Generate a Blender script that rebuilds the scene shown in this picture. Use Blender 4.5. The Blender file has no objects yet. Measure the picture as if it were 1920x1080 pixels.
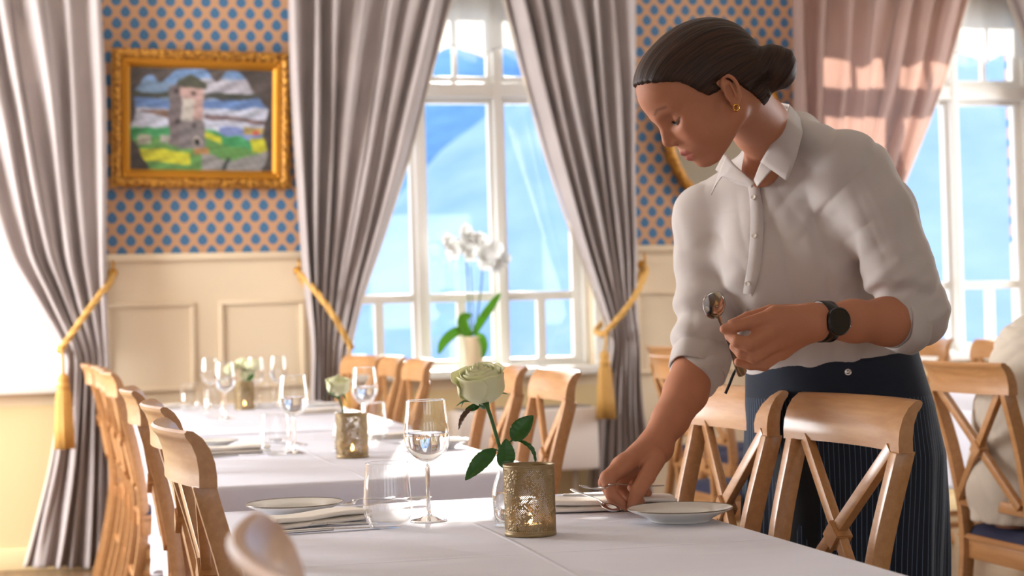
import bpy, bmesh, math, random
import numpy as np
from mathutils import Vector, Matrix
sc = bpy.context.scene
C = sc.collection
# ---------------------------------------------------------------- camera
CF, YAW, PITCH, ROLL, CH = 3289.0, .251, .016, .027, 1.114
_F = Vector((math.sin(YAW)*math.cos(PITCH), math.cos(YAW)*math.cos(PITCH), math.sin(PITCH)))
_R0 = Vector((math.cos(YAW), -math.sin(YAW), 0)); _U0 = _R0.cross(_F)
_R = _R0*math.cos(ROLL)-_U0*math.sin(ROLL); _U = _U0*math.cos(ROLL)+_R0*math.sin(ROLL)
CO = Vector((0, 0, CH))
cd = bpy.data.cameras.new('camera'); cam = bpy.data.objects.new('camera', cd); C.objects.link(cam)
cam.matrix_world = Matrix(((_R.x, _U.x, -_F.x, 0), (_R.y, _U.y, -_F.y, 0), (_R.z, _U.z, -_F.z, CH), (0, 0, 0, 1)))
cd.sensor_width = 36; cd.lens = CF*36/1920; cd.clip_start = .05; cd.clip_end = 5000
cd.dof.use_dof = True; cd.dof.focus_distance = 3.02; cd.dof.aperture_fstop = 5.0
sc.camera = cam
# ---------------------------------------------------------------- world, sun, added fill lights, exposure
sc.view_settings.view_transform = 'Standard'; sc.view_settings.look = 'None'
sc.view_settings.exposure = 0.5; sc.view_settings.gamma = 1; sc.view_settings.use_curve_mapping = False
w = bpy.data.worlds.new('sky'); sc.world = w; w.use_nodes = True
wn = w.node_tree.nodes; wl = w.node_tree.links; wn.clear()
wo = wn.new('ShaderNodeOutputWorld'); wb = wn.new('ShaderNodeBackground'); wt = wn.new('ShaderNodeTexCoord')
ws = wn.new('ShaderNodeSeparateXYZ'); wr = wn.new('ShaderNodeValToRGB')
wl.new(wt.outputs['Generated'], ws.inputs[0]); wl.new(ws.outputs['Z'], wr.inputs[0])
wr.color_ramp.elements[0].position = 0.0; wr.color_ramp.elements[0].color = (.93, .96, 1, 1)
wr.color_ramp.elements[1].position = .6; wr.color_ramp.elements[1].color = (.62, .78, 1, 1)
wl.new(wr.outputs[0], wb.inputs[0]); wb.inputs[1].default_value = 1.9
wl.new(wb.outputs[0], wo.inputs[0])
SUN_AZ, SUN_EL = math.radians(13), math.radians(17)
def light(name, kind, loc, energy, color, rot=None, size=None):
    l = bpy.data.lights.new(name, kind); l.energy = energy; l.color = color
    o = bpy.data.objects.new(name, l); C.objects.link(o); o.location = loc
    if rot is not None: o.rotation_euler = rot
    if size: l.shape = 'RECTANGLE'; l.size, l.size_y = size
    return o
def aim(o, d): o.rotation_euler = Vector(d).to_track_quat('-Z', 'Y').to_euler()
s = light('sun', 'SUN', (3, 14, 6), 12.0, (1, .91, .80)); s.data.angle = math.radians(.6)
aim(s, (-math.sin(SUN_AZ)*math.cos(SUN_EL), -math.cos(SUN_AZ)*math.cos(SUN_EL), -math.sin(SUN_EL)))
# fill added from the left, standing in for side windows out of view
a = light('left_side_fill', 'AREA', (-3.45, 6.9, 1.8), 290, (.97, .98, 1), size=(2.0, 4.5)); aim(a, (1, .12, -.05))
a.data.size, a.data.size_y = 2.6, 1.9
# weak fill added behind the camera to control the front brightness
b = light('rear_fill', 'AREA', (.5, -3.6, 1.9), 9, (.90, .94, 1), size=(4, 2)); aim(b, (0.1, 1, -.05))
b.data.size, b.data.size_y = 5.0, 1.8

c = light('right_side_fill', 'AREA', (7.05, 6.8, 1.8), 110, (.96, .97, 1), size=(2.0, 4.5)); aim(c, (-1, .10, -.05))  # fill added at the right to brighten the back wall and her sleeve
c.data.size, c.data.size_y = 2.6, 1.9

# ---------------------------------------------------------------- helpers
def ray(x, y): return _F+_R*((x-960)/CF)+_U*((540-y)/CF)
def P(x, y, d): return CO+ray(x, y)*d
def onz(x, y, z): r = ray(x, y); return CO+r*((z-CH)/r.z)
def ony(x, y, Y): r = ray(x, y); return CO+r*(Y/r.y)
YW = 8.46
def wX(x, y=430): return ony(x, y, YW).x
def wZ(x, y): return ony(x, y, YW).z

MATS = {}
class NB:
    def __init__(s, m): s.t = m.node_tree; s.n = s.t.nodes; s.l = s.t.links
    def new(s, k, **kw):
        n = s.n.new('ShaderNode'+k)
        for a, v in kw.items():
            if a in n.inputs: s.set(n, a, v)
            else: setattr(n, a, v)
        return n
    def set(s, n, i, v):
        if isinstance(v, bpy.types.NodeSocket): s.l.new(v, n.inputs[i])
        else: n.inputs[i].default_value = v
    def m(s, op, a, b=0.0, c=None):
        n = s.n.new('ShaderNodeMath'); n.operation = op; s.set(n, 0, a); s.set(n, 1, b)
        if c is not None: s.set(n, 2, c)
        return n.outputs[0]
    def mix(s, f, a, b):
        n = s.n.new('ShaderNodeMix'); n.data_type = 'RGBA'; s.set(n, 0, f); s.set(n, 6, a); s.set(n, 7, b); return n.outputs[2]
    def pos(s):
        g = s.n.new('ShaderNodeNewGeometry'); q = s.n.new('ShaderNodeSeparateXYZ'); s.l.new(g.outputs['Position'], q.inputs[0]); return g, q.outputs
    def obj(s, scale=(1, 1, 1)):
        g = s.n.new('ShaderNodeTexCoord'); q = s.n.new('ShaderNodeMapping'); s.l.new(g.outputs['Object'], q.inputs[0]); q.inputs['Scale'].default_value = scale; return q.outputs[0]
    def noise(s, vec=None, scale=5., detail=3., rough=.5):
        n = s.n.new('ShaderNodeTexNoise'); n.inputs['Scale'].default_value = scale; n.inputs['Detail'].default_value = detail; n.inputs['Roughness'].default_value = rough
        if vec is not None: s.l.new(vec, n.inputs['Vector'])
        return n.outputs[0]
    def ramp(s, f, a, b, ca=(0, 0, 0, 1), cb=(1, 1, 1, 1)):
        n = s.n.new('ShaderNodeValToRGB'); s.l.new(f, n.inputs[0]); e = n.color_ramp.elements
        e[0].position = a; e[1].position = b; e[0].color = ca; e[1].color = cb; return n.outputs[0]
    def bump(s, h, strength=.3, dist=.01):
        n = s.n.new('ShaderNodeBump'); n.inputs['Strength'].default_value = strength; n.inputs['Distance'].default_value = dist; s.l.new(h, n.inputs['Height']); return n.outputs[0]
def lin(r, g, b):
    f = lambda c: (c/255/12.92) if c/255 <= .04045 else ((c/255+.055)/1.055)**2.4
    return (f(r), f(g), f(b), 1)
def newmat(name):
    m = bpy.data.materials.new(name); m.use_nodes = True; MATS[name] = m
    return m, NB(m), m.node_tree.nodes['Principled BSDF']
def pmat(name, col, rough=.5, metal=0., **kw):
    m, nb, b = newmat(name)
    b.inputs['Base Color'].default_value = col; b.inputs['Roughness'].default_value = rough; b.inputs['Metallic'].default_value = metal
    for k, v in kw.items(): b.inputs[k.replace('_', ' ')].default_value = v
    return m
def fabric(name, col, col2=None, scale=250, rough=.85, bump=.15, trans=0., sheen=.0):
    m, nb, b = newmat(name); v = nb.obj()
    n1 = nb.noise(v, scale, 2); n2 = nb.noise(v, 6, 4)
    c = nb.mix(nb.m('MULTIPLY', n2, .9), col, col2 or tuple(x*.86 for x in col[:3])+(1,))
    nb.set(b, 'Base Color', c); b.inputs['Roughness'].default_value = rough
    b.inputs['Sheen Weight'].default_value = sheen
    nb.l.new(nb.bump(n1, bump, .001), b.inputs['Normal'])
    if trans:
        t = nb.new('BsdfTranslucent'); nb.set(t, 'Color', c); x = nb.new('MixShader'); nb.set(x, 0, trans)
        nb.l.new(b.outputs[0], x.inputs[1]); nb.l.new(t.outputs[0], x.inputs[2]); nb.l.new(x.outputs[0], nb.n['Material Output'].inputs[0])
    return m
def wood(name, c1, c2, scale=(5, 70, 70), rough=.36):
    m, nb, b = newmat(name); v = nb.obj(scale)
    n1 = nb.noise(v, 1.0, 6, .65); n2 = nb.noise(nb.obj(), 3, 2)
    c = nb.mix(nb.ramp(n1, .35, .7), c1, c2); c = nb.mix(nb.m('MULTIPLY', n2, .12), c, c2)
    nb.set(b, 'Base Color', c); b.inputs['Roughness'].default_value = rough; b.inputs['Coat Weight'].default_value = .4; b.inputs['Coat Roughness'].default_value = .22
    nb.l.new(nb.bump(n1, .06, .002), b.inputs['Normal'])
    return m

def mesh_obj(name, bm_or_data, mat=None, parent=None, smooth=True, auto=None):
    if isinstance(bm_or_data, bmesh.types.BMesh):
        me = bpy.data.meshes.new(name); bm_or_data.normal_update(); bm_or_data.to_mesh(me); bm_or_data.free()
    elif isinstance(bm_or_data, tuple):
        me = bpy.data.meshes.new(name); me.from_pydata([tuple(v) for v in bm_or_data[0]], [], [tuple(f) for f in bm_or_data[1]]); me.update()
    else: me = bm_or_data
    if smooth:
        me.polygons.foreach_set('use_smooth', [True]*len(me.polygons))
        if auto is not None: me.set_sharp_from_angle(angle=math.radians(auto))
    o = bpy.data.objects.new(name, me); C.objects.link(o)
    if mat is not None:
        for mm in (mat if isinstance(mat, (list, tuple)) else [mat]): me.materials.append(mm)
    if parent is not None: o.parent = parent
    return o
def tag(o, label=None, cat=None, group=None, kind=None):
    if label: o['label'] = label
    if cat: o['category'] = cat
    if group: o['group'] = group
    if kind: o['kind'] = kind
    return o
def thing(name, label, cat, loc=(0, 0, 0), rz=0., group=None):
    o = bpy.data.objects.new(name, None); C.objects.link(o); o.location = loc; o.rotation_euler = (0, 0, rz); o.empty_display_size = .05
    return tag(o, label, cat, group)
def copy_tree(o, parent=None):
    c = o.copy(); C.objects.link(c)
    if parent is not None: c.parent = parent
    for ch in list(o.children): copy_tree(ch, c)
    return c
def dup(o, loc, rz=0., label=None, group=None, scale=None):
    c = copy_tree(o); c.location = loc; c.rotation_euler = (0, 0, rz)
    if label: c['label'] = label
    if group: c['group'] = group
    elif 'group' in c.keys(): del c['group']
    if scale: c.scale = scale
    return c
def struct(name, bm, mat, parent=None, **k):
    o = mesh_obj(name, bm, mat, parent, **k)
    if parent is None: o['kind'] = 'structure'
    return o
def box(bm, x0, x1, y0, y1, z0, z1, bevel=0., seg=2, mi=0):
    vs = [bm.verts.new((x, y, z)) for x in (x0, x1) for y in (y0, y1) for z in (z0, z1)]
    fs = [(0, 1, 3, 2), (4, 6, 7, 5), (0, 4, 5, 1), (2, 3, 7, 6), (0, 2, 6, 4), (1, 5, 7, 3)]
    faces = [bm.faces.new([vs[i] for i in f]) for f in fs]
    for f in faces: f.material_index = mi
    if bevel:
        es = list({e for f in faces for e in f.edges})
        bmesh.ops.bevel(bm, geom=es, offset=bevel, segments=seg, affect='EDGES', profile=.5)
    return vs
def boxbm(*a, **k): bm = bmesh.new(); box(bm, *a, **k); return bm
def lathe(prof, n=48, close=False):
    """prof: list of (r, z); r = 0 closes onto the axis."""
    V = []; Fc = []; idx = []
    for r, z in prof:
        if r < 1e-6: idx.append([len(V)]*n); V.append((0, 0, z))
        else:
            idx.append(list(range(len(V), len(V)+n)))
            for i in range(n): a = 2*math.pi*i/n; V.append((r*math.cos(a), r*math.sin(a), z))
    rows = list(range(len(prof)-1))
    for k in rows:
        A, B = idx[k], idx[k+1]
        for i in range(n):
            j = (i+1) % n; f = [A[i], A[j], B[j], B[i]]; g = []
            for q in f:
                if q not in g: g.append(q)
            if len(g) > 2: Fc.append(g)
    return (V, Fc)
def spline(pts, n=8, closed=False):
    """Catmull-Rom through points (tuples of any length)."""
    pts = [np.array(p, float) for p in pts]; N = len(pts); out = []
    segs = N if closed else N-1
    for i in range(segs):
        if closed: p0, p1, p2, p3 = pts[(i-1) % N], pts[i], pts[(i+1) % N], pts[(i+2) % N]
        else: p1, p2 = pts[i], pts[i+1]; p0 = pts[i-1] if i else 2*p1-p2; p3 = pts[i+2] if i+2 < N else 2*p2-p1
        for k in range(n):
            t = k/n
            out.append(.5*((2*p1)+(-p0+p2)*t+(2*p0-5*p1+4*p2-p3)*t*t+(-p0+3*p1-3*p2+p3)*t**3))
    if not closed: out.append(pts[-1])
    return out
def sweep(path, radii, n=12, caps=True, flat=None, up=(0, 0, 1)):
    """tube along path; radii float/list; flat=(a,b) scales in the frame axes; returns (V,F)."""
    path = [Vector(p) for p in path]; N = len(path)
    if not hasattr(radii, '__len__'): radii = [radii]*N
    V = []; Fc = []; prev = Vector(up)
    for i, p in enumerate(path):
        t = (path[min(i+1, N-1)]-path[max(i-1, 0)]).normalized()
        u = prev-t*prev.dot(t)
        if u.length < 1e-5: u = t.orthogonal()
        u.normalize(); v = t.cross(u); prev = u
        fa, fb = flat[i] if (flat is not None and hasattr(flat[0], '__len__')) else (flat or (1, 1))
        for k in range(n):
            a = 2*math.pi*k/n; V.append(p+(u*math.cos(a)*fa+v*math.sin(a)*fb)*radii[i])
    for i in range(N-1):
        for k in range(n):
            j = (k+1) % n; Fc.append((i*n+k, i*n+j, (i+1)*n+j, (i+1)*n+k))
    if caps: Fc.append(tuple(range(n))[::-1]); Fc.append(tuple((N-1)*n+k for k in range(n)))
    return (V, Fc)
def bar(bm, a, b, wu, wv, up=(0, 0, 1), bevel=.003, mid=None):
    """rectangular bar from a to b: wu = full width along `up`-ish axis, wv = width across."""
    a = Vector(a); b = Vector(b); t = (b-a).normalized(); u = Vector(up); u = (u-t*u.dot(t)).normalized(); v = t.cross(u)
    pts = [a]+([Vector(m) for m in mid] if mid else [])+[b]; rings = []
    for p in pts: rings.append([bm.verts.new(p+u*wu/2*su+v*wv/2*sv) for su, sv in ((-1, -1), (1, -1), (1, 1), (-1, 1))])
    fs = []
    for r0, r1 in zip(rings, rings[1:]):
        for k in range(4): fs.append(bm.faces.new((r0[k], r0[(k+1) % 4], r1[(k+1) % 4], r1[k])))
    fs.append(bm.faces.new(rings[0][::-1])); fs.append(bm.faces.new(rings[-1]))
    if bevel:
        es = list({e for f in fs for e in f.edges}); bmesh.ops.bevel(bm, geom=es, offset=bevel, segments=2, affect='EDGES', profile=.5)
def merge(*parts):
    V = []; Fc = []
    for v, f in parts:
        o = len(V); V += [tuple(x) for x in v]; Fc += [tuple(i+o for i in q) for q in f]
    return (V, Fc)
def xf(part, M):
    return ([tuple(M @ Vector(v)) for v in part[0]], part[1])
def grid(fn, nu, nv, wrap_u=False):
    V = [tuple(fn(i/(nu if wrap_u else nu-1), j/(nv-1))) for j in range(nv) for i in range(nu)]
    Fc = []
    for j in range(nv-1):
        for i in range(nu if wrap_u else nu-1):
            k = (i+1) % nu; Fc.append((j*nu+i, j*nu+k, (j+1)*nu+k, (j+1)*nu+i))
    return (V, Fc)
def solid(o, t, off=-1):
    m = o.modifiers.new('thickness', 'SOLIDIFY'); m.thickness = t; m.offset = off; return o

# ---------------------------------------------------------------- materials
M_wall = pmat('cream_paint', lin(228, 208, 178), .55)
M_low = pmat('beige_paint', lin(222, 198, 150), .6)
M_white = pmat('white_gloss_paint', lin(246, 244, 238), .35)
M_white.node_tree.nodes['Principled BSDF'].inputs['Subsurface Weight'].default_value = 0
M_wood = wood('beech', lin(192, 142, 92), lin(172, 120, 72))
M_cloth = fabric('table_linen', lin(230, 230, 240), lin(222, 222, 234), 400, .8, .08)
M_napkin = fabric('napkin_linen', lin(246, 238, 228), lin(238, 230, 220), 500, .85, .1)
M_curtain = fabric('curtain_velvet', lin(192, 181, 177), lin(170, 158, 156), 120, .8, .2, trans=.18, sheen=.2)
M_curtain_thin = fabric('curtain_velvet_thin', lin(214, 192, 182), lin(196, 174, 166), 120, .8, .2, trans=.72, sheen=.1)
M_lining = fabric('curtain_lining', lin(226, 216, 202), None, 200, .85, .05, trans=.3)
M_sheer = fabric('sheer_valance', lin(250, 248, 244), None, 200, .9, .05, trans=.6)
M_gold = pmat('gold_leaf', lin(196, 138, 48), .42, .75)
M_goldd = pmat('dark_gold', lin(140, 88, 30), .5, .6)
M_rope = fabric('gold_cord', lin(214, 168, 92), lin(184, 134, 62), 300, .7, .4)
M_silver = pmat('steel_cutlery', lin(200, 198, 196), .16, 1.0)
M_porc = pmat('porcelain', lin(232, 230, 224), .12)
M_blackp = pmat('black_plastic', lin(14, 14, 16), .3)
M_navy = fabric('navy_cushion', lin(44, 46, 74), None, 300, .9, .1)
M_flame = pmat('candle_flame', lin(255, 190, 90), .5, Emission_Color=(1, .55, .18, 1), Emission_Strength=18.)
M_wax = pmat('candle_wax', lin(240, 232, 214), .4)

def glassmat(name, tint=(.985, .99, .99, 1), ior=1.5, boost=1.0):
    m, nb, b = newmat(name); nb.n.remove(b)
    t = nb.new('BsdfTransparent'); t.inputs[0].default_value = tint
    g = nb.new('BsdfGlossy'); g.inputs['Roughness'].default_value = .015; g.inputs['Color'].default_value = (1, 1, 1, 1)
    f = nb.new('LayerWeight'); f.inputs[0].default_value = .5
    fc = nb.m('ADD', nb.m('MULTIPLY', nb.m('POWER', f.outputs['Facing'], 2.2), .88*boost), .06)
    x = nb.new('MixShader'); nb.l.new(fc, x.inputs[0]); nb.l.new(t.outputs[0], x.inputs[1]); nb.l.new(g.outputs[0], x.inputs[2])
    nb.l.new(x.outputs[0], nb.n['Material Output'].inputs[0]); return m
M_glass = glassmat('drinking_glass')
M_pane = glassmat('window_glass', (.97, .985, 1, 1), 1.35, .5)
M_water = pmat('water', (.97, .98, 1, 1), .0, 0., Transmission_Weight=1., IOR=1.33)
# ================================================================ setting
ZW = 1.448
WIN = {1: -.60, 2: 1.935, 3: 4.47}
HALF = .655; ZS, ZT = .86, 2.80
M_paper, nb, bs = newmat('wallpaper')
g_, q_ = nb.pos()
u = nb.m('DIVIDE', q_['X'], .0838); v = nb.m('DIVIDE', nb.m('SUBTRACT', q_['Z'], 1.44), .1085)
def dots(du, dv):
    a_ = nb.m('SUBTRACT', nb.m('FRACT', nb.m('ADD', u, du)), .5); b_ = nb.m('SUBTRACT', nb.m('FRACT', nb.m('ADD', v, dv)), .5)
    a_ = nb.m('MULTIPLY', a_, .0838); b_ = nb.m('MULTIPLY', b_, .1085)
    # a drop shape: narrower towards the top
    wd = nb.m('ADD', 1.0, nb.m('MULTIPLY', nb.m('MAXIMUM', b_, 0.0), 18.))
    a_ = nb.m('MULTIPLY', a_, wd)
    d_ = nb.m('SQRT', nb.m('ADD', nb.m('MULTIPLY', a_, a_), nb.m('MULTIPLY', nb.m('MULTIPLY', b_, b_), .8)))
    return nb.m('LESS_THAN', d_, .0245)
dm = nb.m('MAXIMUM', dots(.2, .28), dots(.7, .78))
nb.set(bs, 'Base Color', nb.mix(dm, lin(196, 150, 112), lin(66, 112, 150))); bs.inputs['Roughness'].default_value = .7

X0, X1, Y1 = -3.6, 7.2, YW+.32
def wallbm(z0, z1):
    bm = bmesh.new(); xs = [X0]
    for k in (1, 2, 3): xs += [WIN[k]-HALF, WIN[k]+HALF]
    xs.append(X1)
    for i in range(0, len(xs), 2): box(bm, xs[i], xs[i+1], YW, Y1, z0, z1)
    for k in (1, 2, 3):
        if z0 < ZS: box(bm, WIN[k]-HALF, WIN[k]+HALF, YW, Y1, z0, min(z1, ZS-.03))
        if z1 > ZT: box(bm, WIN[k]-HALF, WIN[k]+HALF, YW, Y1, max(z0, ZT), z1)
    return bm
wall = struct('wall_back', wallbm(ZW, 3.3), M_paper, smooth=False)
wl2 = struct('wall_back_wainscot', wallbm(0, ZW), M_wall, smooth=False); wl2.name = 'wall_back_lower'
# other walls, out of view, with openings added to let daylight in
bm = bmesh.new(); box(bm, X0-.2, X0, -4, 5.4, 0, 3.3); box(bm, X0-.2, X0, 5.4, YW, 0, .8); box(bm, X0-.2, X0, 5.4, YW, 2.8, 3.3); box(bm, X0-.2, X0, 8.1, YW, .8, 2.8)
for y in (6.8,): box(bm, X0-.2, X0, y-.08, y+.08, .8, 2.8)
struct('wall_left', bm, M_wall, smooth=False)
bm = bmesh.new(); box(bm, X1, X1+.2, -4, 5.4, 0, 3.3); box(bm, X1, X1+.2, 5.4, YW, 0, .8); box(bm, X1, X1+.2, 5.4, YW, 2.8, 3.3); box(bm, X1, X1+.2, 8.1, YW, .8, 2.8); box(bm, X1, X1+.2, 6.72, 6.88, .8, 2.8)
struct('wall_right', bm, M_wall, smooth=False)
bm = bmesh.new(); box(bm, X0, X1, -4.2, -4, 0, 1.0); box(bm, X0, X1, -4.2, -4, 2.4, 3.3)
for x in (-3.4, -1.2, 1, 3.2, 5.4, 7.0): box(bm, x-.45, x+.45, -4.2, -4, 1.0, 2.4)
struct('wall_rear', bm, M_wall, smooth=False)
M_floor, nb, bs = newmat('floor_boards')
n1 = nb.noise(nb.obj((14, 1.2, 1)), 1., 5, .6); g_, q_ = nb.pos()
seam = nb.m('LESS_THAN', nb.m('FRACT', nb.m('DIVIDE', q_['X'], .14)), .03)
cc = nb.mix(n1, lin(138, 108, 80), lin(100, 76, 56)); nb.set(bs, 'Base Color', nb.mix(seam, cc, lin(50, 32, 22))); bs.inputs['Roughness'].default_value = .35
struct('floor', boxbm(X0-.2, X1+.2, -4.2, Y1, -.1, 0), M_floor, smooth=False)
struct('ceiling', boxbm(X0-.2, X1+.2, -4.2, Y1, 3.3, 3.4), pmat('ceiling_paint', lin(240, 234, 222), .8), smooth=False)

# mouldings on the wainscot
bm = bmesh.new()
for xa, xb in ((X0, WIN[1]-HALF), (WIN[1]+HALF, WIN[2]-HALF), (WIN[2]+HALF, WIN[3]-HALF), (WIN[3]+HALF, X1)):
    box(bm, xa, xb, YW-.022, YW-.001, ZW-.028, ZW+.006, .004)
struct('trim_1', bm, M_wall)
def panel_frame(bm, xa, xb, za, zb):
    w_ = .022
    for q in ((xa, xb, zb-w_, zb), (xa, xb, za, za+w_), (xa, xa+w_, za+w_, zb-w_), (xb-w_, xb, za+w_, zb-w_)):
        box(bm, q[0], q[1], YW-.014, YW-.001, q[2], q[3], .004)
bm = bmesh.new()
pa, pb, pc, pd = wX(205, 640), wX(366, 640), wX(411, 640), wX(572, 640)
for xa, xb in ((pa-.02, pb), (pc, pd)):
    panel_frame(bm, xa, xb, .80, 1.225); panel_frame(bm, xa, xb, .16, .74)
pa, pb = wX(1192, 640), wX(1400, 640)
for xa, xb in ((pa, pb-.3), (pb-.2, pb+.25)): panel_frame(bm, xa, xb, .80, 1.225)
struct('trim_2', bm, M_wall)
bm = bmesh.new()
box(bm, X0, X1, YW-.02, YW-.001, 0, .10, .004); struct('baseboard_back', bm, M_low)
bm = bmesh.new()
for k in (1, 2, 3): box(bm, WIN[k]-HALF-.1, WIN[k]+HALF+.1, YW-.008, YW-.001, .10, ZS-.10)
struct('trim_3', bm, M_low, smooth=False)

# windows: three lights with a transom, small panes at the bottom
gl0, gl1 = wX(806)-WIN[2], wX(932)-WIN[2]
LW = [(-.585, -.245), (-.158, .165), (.25, .585)]
YF = YW+.12
def window(k):
    cx = WIN[k]; root = bpy.data.objects.new('window_%d' % k, None); C.objects.link(root); root.location = (cx, YF, ZS); root['kind'] = 'structure'
    def L(bm, *a, **kw):
        box(bm, a[0], a[1], a[2], a[3], a[4]-ZS, a[5]-ZS, **kw)
    bm = bmesh.new()
    e = HALF
    L(bm, -e, -.63, -.03, .1, ZS, ZT, bevel=.004); L(bm, .63, e, -.03, .1, ZS, ZT, bevel=.004)
    for c in (-.2015, .2075): L(bm, c-.022, c+.022, -.045, .1, ZS, ZT, bevel=.006)
    L(bm, -e, e, -.04, .1, 2.215, 2.29, bevel=.008); L(bm, -e, e, -.03, .1, 2.72, ZT, bevel=.004)
    L(bm, -e, e, -.03, .1, ZS-.03, ZS+.012, bevel=.003)
    mesh_obj('window_frame', bm, M_white, root, auto=40)
    for (a_, b_) in LW:
        # casement
        bm = bmesh.new(); z0, z1 = .902, 2.188
        A, B = a_-.045, b_+.045
        L(bm, A, a_, 0, .05, ZS+.012, 2.215, bevel=.003); L(bm, b_, B, 0, .05, ZS+.012, 2.215, bevel=.003)
        L(bm, a_, b_, 0, .05, ZS+.012, z0, bevel=.003); L(bm, a_, b_, 0, .05, z1, 2.215, bevel=.003)
        L(bm, a_, b_, .005, .045, 1.192, 1.236, bevel=.003); m_ = (a_+b_)/2
        L(bm, m_-.022, m_+.022, .005, .045, z0, 1.192, bevel=.003)
        s_ = mesh_obj('casement', bm, M_white, root, auto=40)
        bm = bmesh.new(); L(bm, a_, b_, .022, .026, z0, z1); mesh_obj('pane', bm, M_pane, s_, smooth=False)
        bm = bmesh.new(); A, B = a_-.045, b_+.045
        L(bm, A, a_, 0, .05, 2.29, 2.72, bevel=.003); L(bm, b_, B, 0, .05, 2.29, 2.72, bevel=.003)
        L(bm, a_, b_, 0, .05, 2.29, 2.325, bevel=.003); L(bm, a_, b_, 0, .05, 2.63, 2.72, bevel=.003)
        L(bm, m_-.012, m_+.012, .01, .04, 2.325, 2.63, bevel=.002)
        s_ = mesh_obj('transom_light', bm, M_white, root, auto=40)
        bm = bmesh.new(); L(bm, a_, b_, .022, .026, 2.325, 2.63); mesh_obj('pane', bm, M_pane, s_, smooth=False)
    bm = bmesh.new(); L(bm, -HALF-.06, HALF+.06, -.20, -.03, ZS-.045, ZS-.002, bevel=.008)
    mesh_obj('window_sill', bm, M_white, root, auto=40)
    bm = bmesh.new()
    for x0_, x1_ in ((-HALF-.09, -HALF+.0), (HALF, HALF+.09)): L(bm, x0_, x1_, -.145, -.121, ZS-.002, ZT+.09, bevel=.004)
    L(bm, -HALF, HALF, -.145, -.121, ZT, ZT+.09, bevel=.004)
    mesh_obj('casing', bm, M_white, root, auto=40)
for k in (1, 2, 3): window(k)

# ---------------------------------------------------------------- outdoors
rng = np.random.default_rng(4)
def fbm(x, y, seed=0):
    r_ = np.random.default_rng(seed); s_ = 0
    for o_ in range(5):
        f_ = 2.0**o_
        for _ in range(3):
            th = r_.uniform(0, 6.28); ph = r_.uniform(0, 6.28)
            s_ = s_+np.sin((x*math.cos(th)+y*math.sin(th))*f_+ph)/f_/2.2
    return s_
def mountain(name, D, depth, prof, col, col2, seed, az0, az1, base=-60, amp=10):
    nu, nv = 140, 50; V = []; pa_ = np.array(prof)
    for j in range(nv):
        t = j/(nv-1)
        for i in range(nu):
            az = az0+(az1-az0)*i/(nu-1)
            h = np.interp(az, pa_[:, 0], pa_[:, 1])
            d = D+depth*t
            hz = CH+(D+depth)*math.tan(h)
            z = base+(hz-base)*t**.8+amp*fbm(az*14, t*5, seed)*min(1, t*3)*(1-.6*t)
            V.append((d*math.sin(az), d*math.cos(az), z))
    Fc = [(j*nu+i, j*nu+i+1, (j+1)*nu+i+1, (j+1)*nu+i) for j in range(nv-1) for i in range(nu-1)]
    m, nb, b_ = newmat(name+'_hazed_slope'); n_ = nb.noise(nb.obj((.02, .02, .05)), 1., 8, .65)  # pale blue haze of distance is painted into the slope colours
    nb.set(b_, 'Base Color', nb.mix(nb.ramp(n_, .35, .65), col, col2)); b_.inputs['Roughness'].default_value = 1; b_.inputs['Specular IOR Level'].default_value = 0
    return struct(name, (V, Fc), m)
def azpx(px, py): r = ray(px, py); return math.atan2(r.x, r.y), math.atan2(r.z, math.hypot(r.x, r.y))
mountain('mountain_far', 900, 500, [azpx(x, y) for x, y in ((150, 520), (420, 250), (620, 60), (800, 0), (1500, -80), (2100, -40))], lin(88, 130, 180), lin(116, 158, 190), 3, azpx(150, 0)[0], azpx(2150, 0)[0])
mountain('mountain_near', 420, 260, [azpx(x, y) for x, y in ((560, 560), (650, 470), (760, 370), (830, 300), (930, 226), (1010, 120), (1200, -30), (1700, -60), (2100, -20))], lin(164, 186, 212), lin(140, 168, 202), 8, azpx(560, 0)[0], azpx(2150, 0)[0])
M_snow = pmat('pale_gravel', lin(240, 240, 242), .9)
struct('ground_outside', boxbm(-60, .5, 9.0, 260, -.5, -.3), M_snow, smooth=False)
M_lake = pmat('fjord_water', lin(140, 178, 214), .25)
struct('fjord', boxbm(-900, 1500, 8.9, 1400, -61, -60), M_lake, smooth=False)

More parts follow.
